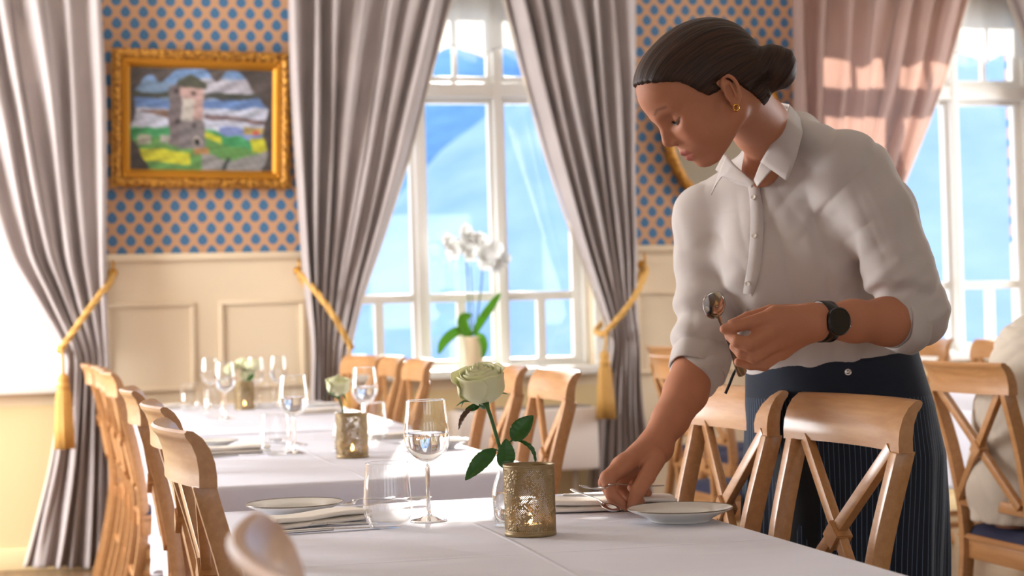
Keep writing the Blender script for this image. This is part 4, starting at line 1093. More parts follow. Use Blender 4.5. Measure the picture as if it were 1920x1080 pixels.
def mesh_sdf(f, lo, hi, h, B=6):
    """surface nets on the blocks of the grid near the surface"""
    lo = np.array(lo, float); n = np.ceil((np.array(hi)-lo)/(h*B)).astype(int)+1
    I = np.stack(np.meshgrid(*[np.arange(k) for k in n], indexing='ij'), -1).reshape(-1, 3)
    d = f((lo+(I+.5)*h*B).astype(np.float32)); I = I[np.abs(d) < h*B*.87*1.35+.004]
    o = np.stack(np.meshgrid(*[np.arange(B)]*3, indexing='ij'), -1).reshape(-1, 3)
    cells = (I[:, None, :]*B+o[None]).reshape(-1, 3); S = (n*B+2).astype(np.int64)
    key = lambda c: (c[:, 0].astype(np.int64)*S[1]+c[:, 1])*S[2]+c[:, 2]
    co = np.array([(i, j, k) for i in (0, 1) for j in (0, 1) for k in (0, 1)])
    ck = key(cells)
    lk = np.unique(np.concatenate([key(cells+c) for c in co]))
    lp = np.stack([lk//(S[1]*S[2]), lk//S[2] % S[1], lk % S[2]], 1)
    val = np.empty(len(lk), np.float32)
    for i in range(0, len(lk), 400000): val[i:i+400000] = f((lo+lp[i:i+400000]*h).astype(np.float32))
    V8 = np.stack([val[np.searchsorted(lk, key(cells+c))] for c in co], 1)
    act = (V8.min(1) < 0) & (V8.max(1) >= 0); cells = cells[act]; V8 = V8[act]; ck = ck[act]
    od = np.argsort(ck); cells, V8, ck = cells[od], V8[od], ck[od]
    acc = np.zeros((len(cells), 3)); cnt = np.zeros(len(cells))
    for a in range(8):
        for ax in range(3):
            if co[a][ax] == 0:
                b = a+(4, 2, 1)[ax]; va, vb = V8[:, a], V8[:, b]; m = (va < 0) != (vb < 0)
                t = np.where(m, va/np.where(m, va-vb, 1), 0); p = co[a][None]+t[:, None]*np.eye(3)[ax]
                acc += p*m[:, None]; cnt += m
    V = lo+(cells+acc/cnt[:, None])*h
    Fc = []
    for ax in range(3):
        e = np.eye(3, dtype=int)[ax]; b_, c_ = [np.eye(3, dtype=int)[(ax+k) % 3] for k in (1, 2)]
        a0, a1 = val, None
        k2 = lk+int(key(e[None])[0]); pos = np.searchsorted(lk, k2); ok = (pos < len(lk)); ok[ok] = lk[pos[ok]] == k2[ok]
        i0 = np.nonzero(ok)[0]; v0, v1 = val[i0], val[pos[i0]]; cr = (v0 < 0) != (v1 < 0); i0 = i0[cr]; neg = v0[cr] < 0
        base = lk[i0]; kb, kc = int(key(b_[None])[0]), int(key(c_[None])[0])
        ks = [base, base-kb, base-kb-kc, base-kc]; ps = []; good = np.ones(len(base), bool)
        for q in ks:
            p = np.searchsorted(ck, q); p = np.minimum(p, len(ck)-1); good &= ck[p] == q; ps.append(p)
        F_ = np.stack(ps, 1)[good]; ng = neg[good]; F_[~ng] = F_[~ng][:, ::-1]; Fc.append(F_)
    return V, np.concatenate(Fc)
def np_mesh(name, V, Fc, mat, parent=None, origin=(0, 0, 0)):
    me = bpy.data.meshes.new(name); V = (np.asarray(V)-np.array(origin)).astype(np.float32)
    me.vertices.add(len(V)); me.vertices.foreach_set('co', V.ravel()); nf = len(Fc)
    me.loops.add(nf*4); me.loops.foreach_set('vertex_index', Fc.ravel().astype(np.int32)); me.polygons.add(nf)
    me.polygons.foreach_set('loop_start', np.arange(0, nf*4, 4, dtype=np.int32)); me.polygons.foreach_set('loop_total', np.full(nf, 4, np.int32))
    me.update(calc_edges=True); me.validate()
    return mesh_obj(name, me, mat, parent)
def largest(V, Fc):
    """keep only the biggest connected piece"""
    n = len(V); lab = np.arange(n)
    for _ in range(400):
        m = lab[Fc].min(1); new = lab.copy()
        for k in range(4): np.minimum.at(new, Fc[:, k], m)
        new = new[new]
        if (new == lab).all(): break
        lab = new
    u_, c_ = np.unique(lab[Fc[:, 0]], return_counts=True); L_ = u_[c_.argmax()]; keep = lab == L_
    idx = np.cumsum(keep)-1; return V[keep], idx[Fc[keep[Fc[:, 0]]]]
def wob(Q, fr, seed):
    r_ = np.random.default_rng(seed); s_ = 0
    for k in range(4):
        dr = r_.normal(size=3); dr /= np.linalg.norm(dr); s_ = s_+np.sin((Q@dr.astype(np.float32))*fr*(1+.35*k)+r_.uniform(0, 6.28))
    return s_/4
# ================================================================ the waitress
def W(px, py, d): return np.array(P(px, py, d))
def WR(px, py, d, r): return (W(px, py, d), r*d/CF)
HD = 3.06; HS = HD/3.15
def rotz(a): return np.array([[math.cos(a), -math.sin(a), 0], [math.sin(a), math.cos(a), 0], [0, 0, 1]])
HM = rotz(3.10) @ np.array([[math.cos(.6), 0, math.sin(.6)], [0, 1, 0], [-math.sin(.6), 0, math.cos(.6)]])
HO = W(1370, 168, HD-.07*HS)-HM@np.array([0, .074, 0])*HS
def H(x, y, z): return HO+HM@np.array([x, y, z])*HS
def hloc(Q): return (Q-HO.astype(np.float32))@HM.astype(np.float32)/HS
origin = np.array([1.56, 3.26, 0.])

skin = Sdf()
e_ = lambda c, r, k=.012, sub=False, M=None: skin.ell(H(*c), np.array(r)*HS, HM if M is None else M, k, sub)
c_ = lambda a, b, ra, rb=None, k=.008, sub=False: skin.cap(H(*a), H(*b), ra*HS, (ra if rb is None else rb)*HS, k, sub)
e_((.008, 0, .050), (.108, .076, .084)); e_((.060, 0, .060), (.066, .062, .060), .02)
e_((.055, 0, -.010), (.062, .058, .072), .02)
for s_ in (-1, 1):
    c_((.010, s_*.050, -.040), (.074, s_*.018, -.080), .022, .015, .02)
    e_((.066, s_*.034, -.030), (.034, .026, .036), .02); e_((.080, s_*.040, -.006), (.022, .016, .018), .02)
    c_((.112, s_*.010, .030), (.094, s_*.044, .036), .010, .009, .014)
e_((.085, 0, -.079), (.019, .021, .015), .014)
e_((.088, 0, -.050), (.0255, .030, .026), .012)
for s_ in (-1, 1):
    e_((.118, s_*.034, .014), (.020, .019, .012), .014, True)
    skin.ell(H(.0885, s_*.033, .0145), np.array((.0150, .0165, .0145))*HS, HM, .004)
c_((.1105, 0, .020), (.1265, 0, -.0150), .0085, .0088, .010)
for s_ in (-1, 1):
    c_((.1175, s_*.0100, -.0205), (.1125, s_*.0125, -.0215), .0068, .0055, .006)
    c_((.1225, s_*.0055, -.0290), (.1165, s_*.0075, -.0275), .0026, .0026, .003, True)
c_((.1225, 0, -.0225), (.1135, 0, -.0265), .0045, .004, .006)
for s_ in (-1, 1):
    c_((.1135, 0, -.0470), (.1085, s_*.012, -.0480), .0052, .0045, .004); c_((.1085, s_*.012, -.0480), (.0945, s_*.0235, -.0550), .0045, .0025, .004)
    c_((.1085, 0, -.0600), (.1030, s_*.011, -.0600), .0062, .0055, .004); c_((.1030, s_*.011, -.0600), (.0940, s_*.0210, -.0570), .0055, .0025, .004)
    c_((.1195, 0, -.0533), (.1130, s_*.012, -.0540), .0012, .0012, .002, True); c_((.1130, s_*.012, -.0540), (.0970, s_*.0250, -.0565), .0012, .0010, .002, True)
# ears
def ear(s_):
    cx, cy, cz = .003, s_*.0745, -.001; tl = -.30; ca_, sa_ = math.cos(tl), math.sin(tl)
    def ep(u, v, o): return (cx+u*ca_+v*sa_, cy+s_*(o-.35*u), cz-u*sa_+v*ca_)
    er = HM@rotz(s_*.33)@np.array([[ca_, 0, sa_], [0, 1, 0], [-sa_, 0, ca_]])
    skin.ell(H(cx, cy, cz), np.array((.0135, .0050, .0255))*HS, er, .004)
    skin.ell(H(*ep(.001, -.002, .0048)), np.array((.0080, .0042, .0135))*HS, er, .003, True)
    hx_ = [ep(.0125*math.cos(t)*(1. if math.cos(t) > 0 else 1.12), .0262*math.sin(t)+.001, .0035) for t in np.linspace(.15, 4.4, 16)]
    skin.chain([(H(*p), r*HS) for p, r in zip(hx_, np.linspace(.0026, .0034, 16))], .0025)
    c_(ep(.0085, -.004, .002), ep(.0080, -.010, .002), .0036, .0034, .003)
    c_(ep(-.004, .012, .0030), ep(-.0065, -.012, .0030), .0022, .0026, .003)
    c_(ep(.0015, -.0215, .0015), ep(-.001, -.0255, .0015), .0058, .0052, .004)
ear(1); ear(-1)
# neck and the hidden trunk that joins the arms
nb0 = W(1462, 300, 3.40)
skin.cap(H(-.028, 0, -.02), W(1425, 235, 3.27), .052, .051, .03); skin.cap(W(1425, 235, 3.27), nb0, .051, .050, .02)
skin.ell(W(1424, 318, 3.345), (.034, .034, .034), None, .02); skin.cap(nb0, W(1490, 480, 3.47), .045, .08, .04); skin.cap(W(1490, 480, 3.47), W(1555, 700, 3.55), .09, .10, .04)
SHL, SHR = W(1608, 330, 3.27), W(1320, 405, 3.52)
ELL, ELR = W(1716, 600, 3.24), W(1308, 672, 3.42)
skin.cap(nb0, SHL, .036, .04, .02); skin.cap(nb0, SHR, .036, .038, .02)
skin.chain([(SHL, .045), (ELL, .040)], .02)
skin.chain([(ELL, .043), WR(1665, 603, 3.20, 43), WR(1600, 602, 3.16, 37), WR(1545, 603, 3.13, 32), WR(1520, 603, 3.115, 31)], .02)
skin.chain([(SHR, .045), (ELR, .040)], .02)
skin.chain([(ELR, .042), WR(1286, 735, 3.35, 41), WR(1258, 785, 3.29, 34), WR(1229, 830, 3.24, 28.5)], .012)
# her left hand, holding the spoon upright
def finger(pts, k=.004): skin.chain([WR(*p) for p in pts], k, .010)
palmL = [((1522, 603, 3.11, 31), (1455, 592, 3.09, 19)), ((1522, 603, 3.11, 30), (1455, 614, 3.09, 20)), ((1522, 606, 3.115, 30), (1458, 637, 3.10, 20)), ((1520, 608, 3.12, 28), (1466, 657, 3.12, 17))]
for a_, b_ in palmL: skin.cap(WR(*a_)[0], WR(*b_)[0], WR(*a_)[1], WR(*b_)[1], .012)
finger([(1455, 592, 3.09, 17), (1408, 605, 3.065, 13), (1378, 612, 3.065, 11), (1359, 617, 3.07, 9.5)])
finger([(1455, 615, 3.09, 18), (1404, 645, 3.05, 14), (1383, 640, 3.055, 12), (1368, 630, 3.07, 9.5)])
finger([(1458, 638, 3.10, 17), (1414, 668, 3.06, 13.5), (1391, 662, 3.065, 11.5), (1377, 650, 3.075, 9.5)])
finger([(1466, 656, 3.12, 15), (1432, 684, 3.085, 11.5), (1407, 683, 3.085, 10.5), (1385, 679, 3.09, 9)])
finger([(1500, 590, 3.13, 20), (1446, 586, 3.135, 15), (1403, 597, 3.12, 12.5), (1372, 609, 3.095, 10)])
# her right hand, pinching the fork
for a_, b_ in (((1228, 835, 3.235, 29), (1172, 868, 3.17, 17)), ((1228, 838, 3.24, 29), (1166, 874, 3.20, 18)), ((1230, 840, 3.25, 29), (1172, 882, 3.23, 17)), ((1234, 842, 3.26, 27), (1186, 890, 3.26, 15))):
    skin.cap(WR(*a_)[0], WR(*b_)[0], WR(*a_)[1], WR(*b_)[1], .012)
finger([(1172, 868, 3.17, 17), (1139, 896, 3.145, 14), (1146, 925, 3.14, 11.5), (1166, 943, 3.15, 9.5)])
finger([(1164, 874, 3.20, 17), (1136, 905, 3.19, 14), (1150, 934, 3.18, 11.5), (1174, 949, 3.175, 9.5)])
finger([(1172, 882, 3.23, 16), (1160, 918, 3.23, 13), (1180, 938, 3.21, 11), (1200, 940, 3.20, 9)])
finger([(1188, 888, 3.26, 14), (1186, 918, 3.26, 11), (1202, 930, 3.24, 10), (1214, 924, 3.225, 8.5)])
finger([(1228, 862, 3.20, 20), (1213, 893, 3.155, 16), (1196, 921, 3.135, 14), (1187, 945, 3.14, 11)])

V, Fc = mesh_sdf(skin, (.85, 2.70, .70), (1.85, 3.75, 1.70), .0019)
V, Fc = largest(V, Fc)
M_skin, nb, bs = newmat('skin'); at_ = nb.n.new('ShaderNodeAttribute'); at_.attribute_name = 'Col'; nn = nb.noise(nb.obj(), 260, 3)
nb.set(bs, 'Base Color', nb.mix(nb.m('MULTIPLY', nn, .18), at_.outputs[0], lin(150, 92, 70))); bs.inputs['Roughness'].default_value = .62; bs.inputs['Specular IOR Level'].default_value = .3
bs.inputs['Subsurface Weight'].default_value = .12; bs.inputs['Subsurface Radius'].default_value = (.012, .005, .003); bs.inputs['Subsurface Scale'].default_value = .6
nb.l.new(nb.bump(nb.noise(nb.obj(), 700, 2), .12, .0008), bs.inputs['Normal'])
person = np_mesh('person', V, Fc, M_skin, None, origin); person.location = Vector(origin)
tag(person, 'waitress in white shirt and dark pinstriped apron, leaning over the table with spoon and fork', 'person')
# skin colours: lips, brows, cheeks
q = hloc(V.astype(np.float32)); x, y, z = q[:, 0], q[:, 1], q[:, 2]; ay = np.abs(y)
base = np.array(lin(184, 124, 94)[:3]); col = np.tile(base, (len(V), 1))
inh = np.linalg.norm(q-np.array([.03, 0, .02]), axis=1) < .2
def blend(m, c, a): 
    a = (np.clip(a, 0, 1)*m)[:, None]; col[:] = col*(1-a)+np.array(lin(*c)[:3])*a
sm = lambda d, r: np.clip(1-np.maximum(d-r, 0)/(r*.5+1e-6), 0, 1)
def dseg(p, a, b):
    a = np.array(a); b = np.array(b); ab = b-a; t = np.clip((p-a)@ab/(ab@ab), 0, 1); return np.linalg.norm(p-a-t[:, None]*ab, axis=1)
qa = np.stack([x, ay, z], 1)
q2 = np.stack([ay, z], 1)
lip = np.minimum.reduce([dseg(qa, (.1165, 0, -.0485), (.110, .012, -.0490)), dseg(qa, (.110, .012, -.049), (.096, .023, -.0555)), dseg(qa, (.1125, 0, -.0600), (.105, .012, -.0598)), dseg(qa, (.105, .012, -.0598), (.096, .021, -.0570))])
blend(inh, (176, 92, 84), sm(lip, .0048)*.85)
brow = np.minimum(dseg(q2, (.0185, .0385), (.031, .0440)), dseg(q2, (.031, .0440), (.046, .0405)))
blend(inh & (x > .06), (96, 62, 46), np.exp(-(brow/.0030)**2)*.7)
blend(inh & (x > .06), (206, 126, 102), np.exp(-((np.linalg.norm(qa-np.array([.09, .045, -.022]), axis=1)/.022)**2))*.35)
eyel = np.minimum(dseg(q2, (.020, .0100), (.033, .0070)), dseg(q2, (.033, .0070), (.0475, .0110)))
blend(inh & (x > .06), (70, 44, 36), sm(eyel, .0013)*.75)
blend(inh & (x > .06) & (z > .0), (178, 118, 96), np.exp(-((dseg(q2, (.022, .0225), (.047, .0215))/.0016)**2))*.6)  # shade of the upper lid crease, painted into the skin colour
# nails
for p_ in ((1356, 614, 3.055), (1187, 950, 3.128)): pass
ca = person.data.color_attributes.new('Col', 'FLOAT_COLOR', 'POINT'); ca.data.foreach_set('color', np.concatenate([col, np.ones((len(V), 1))], 1).astype(np.float32).ravel())
def pchild(name, V, Fc, mat, parent=person, org=None):
    return np_mesh(name, V, Fc, mat, parent, origin)
def pc_obj(name, part, mat, parent=person, **k):
    Vv, Ff = part; Vv = [tuple(Vector(v)-Vector(origin)) for v in Vv]; return mesh_obj(name, (Vv, Ff), mat, parent, **k)
# eyelashes
def lash(s_):
    pts = spline([H(.1040, s_*.0205, .0110), H(.1052, s_*.026, .0080), H(.1054, s_*.033, .0066), H(.1022, s_*.041, .0078), H(.0950, s_*.0475, .0112)], 6); vs = []
    Vv = []; Ff = []
    n_ = len(pts)
    for i, p in enumerate(pts):
        dn = HM@np.array([.0055, s_*.002, -.0050])*HS*.50*(.3+.75*math.sin(math.pi*(i+.5)/n_)); Vv += [tuple(p-HM@np.array([.002, 0, 0])), tuple(p+dn)]
    Ff = [(2*i, 2*i+1, 2*i+3, 2*i+2) for i in range(n_-1)]
    return (Vv, Ff)
M_hair, nb, bs = newmat('dark_brown_hair')
hx = nb.n.new('ShaderNodeAttribute'); hx.attribute_name = 'Strand'
nn = nb.n.new('ShaderNodeTexNoise'); nb.l.new(hx.outputs['Vector'], nn.inputs['Vector']); nn.inputs['Scale'].default_value = 1.; nn.inputs['Detail'].default_value = 4
nb.set(bs, 'Base Color', nb.mix(nb.ramp(nn.outputs[0], .3, .75), lin(24, 15, 11), lin(72, 44, 30))); bs.inputs['Roughness'].default_value = .58; bs.inputs['Specular IOR Level'].default_value = .35; bs.inputs['Anisotropic'].default_value = .5
nb.l.new(nb.bump(nn.outputs[0], .5, .003), bs.inputs['Normal'])
M_lash = pmat('lash_hair', lin(30, 20, 16), .6)
for s_ in (1, -1): o = pc_obj('eyelashes', lash(s_), M_lash); solid(o, .0003, 0)
# hair
hair = Sdf()
hair.ell(H(.006, 0, .050), np.array((.1155, .0845, .0945))*HS, HM, .01); hair.ell(H(.055, 0, .065), np.array((.0735, .070, .064))*HS, HM, .02)
hair.ell(H(-.058, 0, .012), np.array((.046, .060, .050))*HS, HM, .03)
hair.ell(H(-.042, 0, -.026), np.array((.046, .0585, .040))*HS, HM, .02)
def hairline(Q, d):
    q = hloc(Q); x, y, z = q[:, 0], q[:, 1], q[:, 2]; ay = np.abs(y)
    n_ = .0006*np.sin(ay*500)+.0006*np.sin(ay*1300+x*300)
    v1 = ((x-.1185)*.60-(z-.1015)*.80)+n_                                  # forehead to temple
    v2 = ((x-.0650)*.87-(z-.060)*.50)+n_                                   # temple down to the sideburn
    v3 = (-(z-.012)+(x-.03)*.10)+n_                                        # above the ear
    v = np.maximum(np.minimum(v1, v2), v3)
    v = np.where(x < -.018, v-(-.018-x)*2.0, v)
    ea = (np.sqrt(((x-.003-.28*(z+.001))/.0165)**2+((ay-.079)/.012)**2+((z+.001)/.031)**2)-1)*.014; v = np.maximum(v, -ea)
    k = .007; h = np.maximum(k-np.abs(d-v), 0)/k
    return np.maximum(d, v)+h*h*k*.25
def hair_nape(Q, d): return d
cut1 = len(hair.ops)
hair.ell(H(-.066, 0, -.028), np.array((.026, .046, .030))*HS, HM, .02)
hair.cap(H(-.090, 0, .012), H(-.118, 0, -.006), .020*HS, .016*HS, .008)
BC = W(1450, 128, HD+.0)
bl = hloc(BC[None].astype(np.float32))[0]
hair.ell(BC, np.array((.042, .040, .041)), HM, .003)
def hair_disp(Q, d):
    q = hloc(Q); ang = np.arctan2(q[:, 1], q[:, 2]-.0+.02*0+1e-6)
    body = np.linalg.norm(Q-BC, axis=1) > .055
    s1 = np.sin(ang*46+2.*np.sin(q[:, 0]*22))*.0003+np.sin(ang*19+1.7*np.sin(q[:, 0]*14+1))*.0004
    b = (Q-BC.astype(np.float32))@HM.astype(np.float32); an2 = b[:, 2]+.45*b[:, 0]; s2 = np.sin(an2*150+30*b[:, 1])*.0012+np.sin(an2*330-b[:, 0]*40)*.0006
    return d+np.where(body, s1, s2)
hair_core = Sdf(); hair_core.ops = hair.ops[:4]
hair_knot = Sdf(); hair_knot.ops = hair.ops[4:]
def hair_all(Q):
    a = hairline(Q, hair_core(Q)); b = hair_knot(Q); k = .016; h = np.maximum(k-np.abs(a-b), 0)/k
    return hair_disp(Q, np.minimum(a, b)-h*h*k*.25)
lo = HO-.22; hi = HO+.24
Vh, Fh = mesh_sdf(hair_all, lo, hi, .0016); Vh, Fh = largest(Vh, Fh)
ho = pchild('hair', Vh, Fh, M_hair)
q = hloc(Vh.astype(np.float32)); b = (Vh-BC)@HM; inb = np.linalg.norm(b, axis=1) < .05
st = np.stack([q[:, 0]*14, np.arctan2(q[:, 1], q[:, 2]+.01)*38, q[:, 0]*0], 1)
st[inb] = np.stack([b[inb, 0]*30, (b[inb, 2]+.45*b[inb, 0])*420, b[inb, 1]*30], 1)
sa = ho.data.attributes.new('Strand', 'FLOAT_VECTOR', 'POINT'); sa.data.foreach_set('vector', st.astype(np.float32).ravel())
# stray wisps in front of and behind the ear
vs = []
rr = random.Random(3)
for i in range(34):
    a0 = H(-.036-.03*rr.random(), .064+.004*rr.random(), -.014-.016*rr.random()); a2 = H(-.092+.006*rr.random(), .020+.02*rr.random(), .000+.014*rr.random()); a1 = (a0+a2)/2+HM@np.array([-.004, .010, -.008-.008*rr.random()])
    vs.append(sweep(spline([a0, a1, a2], 6), .0003, 4))
pc_obj('loose_strands', merge(*vs), M_hair, ho)
# earring
eb = H(.0135, .0790, -.0275); vs = []
hoop = [eb+HM@np.array([.0048*math.cos(t), .002*math.sin(t)+.003, -.003+.0056*math.sin(t)])*HS for t in np.linspace(0, 2*math.pi, 22)]
o = pc_obj('earring', sweep([tuple(p) for p in hoop], .0018, 8), pmat('polished_gold', lin(236, 180, 84), .2, 1.))
# ---------------------------------------------------------------- shirt
AX = math.atan2((SHL-SHR)[1], (SHL-SHR)[0])
def row(px, py, d, ra, rb, ang=AX): p = W(px, py, d); return (p[2], p[0], p[1], ra, rb, ang)
shirt = Sdf()
shirt.stack([row(1553, 712, 3.53, .165, .140), row(1550, 690, 3.53, .168, .142), row(1535, 640, 3.52, .182, .150), row(1505, 560, 3.50, .192, .155), row(1488, 480, 3.47, .190, .150), row(1478, 400, 3.45, .180, .125), row(1476, 340, 3.44, .165, .095), row(1478, 300, 3.43, .12, .075)], .02)
shirt.cap(W(1475, 290, 3.42), W(1580, 322, 3.30), .062, .066, .03); shirt.cap(W(1430, 330, 3.44), SHR, .052, .050, .03)
shirt.cap(W(1488, 262, 3.43), W(1470, 300, 3.42), .058, .075, .03)
shirt.ell(W(1435, 500, 3.40), (.085, .085, .09), None, .05); shirt.ell(W(1545, 470, 3.36), (.08, .08, .09), None, .05)
shirt.cap(W(1492, 272, 3.37), W(1570, 305, 3.31), .050, .055, .03)
# left sleeve, wide and rolled to below the elbow
shirt.chain([WR(1606, 332, 3.275, 66), WR(1650, 400, 3.255, 66), WR(1685, 500, 3.24, 64), WR(1712, 585, 3.235, 63)], .02, .05)
shirt.cap(*[WR(1712, 590, 3.235, 60)[0], WR(1683, 606, 3.215, 52)[0]], WR(1712, 590, 3.235, 60)[1], WR(1683, 606, 3.215, 52)[1], .02)
# right sleeve
shirt.chain([WR(1322, 405, 3.52, 50), WR(1318, 480, 3.49, 52), WR(1322, 560, 3.46, 52), WR(1318, 640, 3.43, 53), WR(1310, 692, 3.40, 52)], .02, .05)
elc = W(1690, 560, 3.2).astype(np.float32); arc_ = W(1600, 440, 3.3).astype(np.float32)
axl = (W(1690, 520, 3.235)-W(1620, 350, 3.27)); axl /= np.linalg.norm(axl)
axr = (W(1314, 640, 3.43)-W(1320, 460, 3.50)); axr /= np.linalg.norm(axr)
def folds(Q, d):
    Q = Q.astype(np.float32); out = np.zeros(len(Q), np.float32)
    wv = wob(Q, 16., 3)*1.5
    # soft drapes falling from the shoulders and gathered at the waist
    u = Q@np.array([_R.x, _R.y, _R.z], np.float32); z_ = Q[:, 2]
    g = np.clip((1.16-z_)/.25, 0, 1)
    out += .0040*g*np.sin(u*62+wv*1.3+z_*9)
    wl_ = wob(Q, 7., 5)*2.2
    for (a_, b_, ph_, am_) in ((34., -34., 0., .0052), (-26., -20., 1.3, .0022), (40., 6., 2.2, .0034)):
        rd = np.sin(u*a_+z_*b_+wl_*2.+ph_); out += am_*((1-np.abs(rd))**2-.3)*(.5+.5*np.sin(wl_*3+ph_))
    # bunching round the elbow of the rolled sleeve
    r1 = np.linalg.norm(Q-W(1690, 590, 3.22).astype(np.float32), axis=1); m1 = np.exp(-(r1/.10)**2); t1 = Q@axl.astype(np.float32)
    out += m1*(.0080*np.sin(r1*115+wv*1.6)+.002*np.sin(t1*180+u*60))
    r2 = np.linalg.norm(Q-arc_, axis=1); m2 = np.exp(-(r2/.07)**2); out += m2*.006*np.sin(r2*120+wv)
    # creases across the lower half of the other sleeve
    cr = W(1315, 640, 3.43).astype(np.float32); r3 = np.linalg.norm(Q-cr, axis=1); m3 = np.exp(-(r3/.13)**2); t3 = Q@axr.astype(np.float32)
    out += m3*(.0060*np.sin(t3*95+u*30+wv*1.5))
    near = np.abs(d) < .05
    return np.where(near, d+out, d)
shirt.post.append(folds)
shirt_body = shirt
# openings: cuffs, collar
dl = W(1600, 603, 3.16)-W(1700, 600, 3.22); dl /= np.linalg.norm(dl)
class Shirt:
    """the shirt solid hollowed round neck and cuffs"""
    def __init__(s, f): s.f = f
    def __call__(s, Q):
        d = s.f(Q)
        # left cuff plane, only near the forearm
        cutp = W(1690, 600, 3.2); n1 = np.array(W(1612, 590, 3.17)-W(1716, 612, 3.24)); n1 /= np.linalg.norm(n1); v = (Q-cutp.astype(np.float32))@n1.astype(np.float32)
        nearL = np.linalg.norm(Q-W(1650, 605, 3.17).astype(np.float32), axis=1) < .11
        armd = skinarm(Q)
        v1 = np.where(nearL & (armd < .03), v, -1); d = np.maximum(d, np.where(v1 > -1, v1, -1))
        d = np.maximum(d, np.where(v1 > -.035, -(armd-.004), -1) if False else d)
        return d
def skinarm(Q):
    a = W(1700, 604, 3.22).astype(np.float32); b = W(1560, 603, 3.14).astype(np.float32); ab = b-a; t = np.clip((Q-a)@ab/(ab@ab), 0, 1); return np.linalg.norm(Q-a-t[:, None]*ab, axis=1)-.043
def neckhole(Q, d):
    # opening for the neck, narrowing to the V at the top button
    for (a, b, ra, rb, lo_) in ((W(1418, 228, 3.25), W(1428, 275, 3.32), .058, .055, -.8), (W(1396, 300, 3.26), W(1413, 342, 3.24), .030, .003, 0.)):
        a = a.astype(np.float32); b = b.astype(np.float32); ab = b-a; t = np.clip((Q-a)@ab/(ab@ab), lo_, 1.0); r = np.linalg.norm(Q-a-t[:, None]*ab, axis=1)-(ra+(rb-ra)*t)
        d = np.maximum(d, -r)
    return d
shirt.post.append(neckhole)
Vs, Fs = mesh_sdf(shirt, (.9, 2.75, .72), (1.95, 3.85, 1.58), .0034); Vs, Fs = largest(Vs, Fs)
M_shirt, nb, bs = newmat('white_cotton'); v_ = nb.obj(); n1 = nb.noise(v_, 900, 2); n2 = nb.noise(v_, 22, 4)
bs.inputs['Base Color'].default_value = lin(206, 198, 194); bs.inputs['Roughness'].default_value = .8; bs.inputs['Sheen Weight'].default_value = .15
nb.l.new(nb.bump(nb.m('ADD', nb.m('MULTIPLY', n1, .25), n2), .35, .004), bs.inputs['Normal'])
t_ = nb.new('BsdfTranslucent'); nb.set(t_, 'Color', lin(226, 220, 216)); x_ = nb.new('MixShader'); x_.inputs[0].default_value = .12
nb.l.new(bs.outputs[0], x_.inputs[1]); nb.l.new(t_.outputs[0], x_.inputs[2]); nb.l.new(x_.outputs[0], nb.n['Material Output'].inputs[0])
so = pchild('shirt', Vs, Fs, M_shirt); sm_ = so.modifiers.new('soft', 'SMOOTH'); sm_.factor = .5; sm_.iterations = 2
# ray helper to lay things on the cloth
from mathutils.bvhtree import BVHTree
bvh_s = BVHTree.FromPolygons([Vector(v) for v in Vs], [tuple(int(i) for i in f) for f in Fs])
def on_shirt(px, py, off=.001):
    d = ray(px, py).normalized(); h = bvh_s.ray_cast(CO, d)
    if h[0] is None: return Vector(P(px, py, 3.35)), -d
    n = h[1] if h[1].dot(d) < 0 else -h[1]; return h[0]+n*off, n
# placket with buttons
pl = [(1413, 345), (1418, 380), (1420, 420), (1418, 460), (1414, 500), (1406, 540), (1396, 590), (1385, 640)]
ps = [on_shirt(*p, off=.0015) for p in pl]
Vv = []; Ff = []; N_ = 0
fine = spline([tuple(p[0]) for p in ps], 6); nrm = spline([tuple(p[1]) for p in ps], 6)
for p, n in zip(fine, nrm):
    p = Vector(p); n = Vector(n).normalized(); t = Vector((0, 0, -1)); s_ = t.cross(n).normalized()
    for a, o_ in ((-.0135, -.0005), (-.0128, .0009), (.0128, .0009), (.0135, -.0005)): Vv.append(tuple(p+s_*a+n*o_))
Ff = [(i*4+k, i*4+k+1, (i+1)*4+k+1, (i+1)*4+k) for i in range(len(fine)-1) for k in range(3)]
o = pc_obj('placket', (Vv, Ff), M_shirt, so); solid(o, .001, -1)
M_btn = pmat('pearl_button', lin(232, 226, 216), .25)
for px, py in ((1415, 372), (1416, 444), (1404, 530)):
    p, n = on_shirt(px, py, .004); q_ = n.to_track_quat('Z', 'Y').to_matrix().to_4x4(); b_ = lathe([(0, .0), (.0052, 0), (.0056, .001), (.0052, .0022), (.0042, .0016), (.0015, .0013), (0, .0013)], 20)
    pc_obj('button', xf(b_, Matrix.Translation(p) @ q_), M_btn, so)
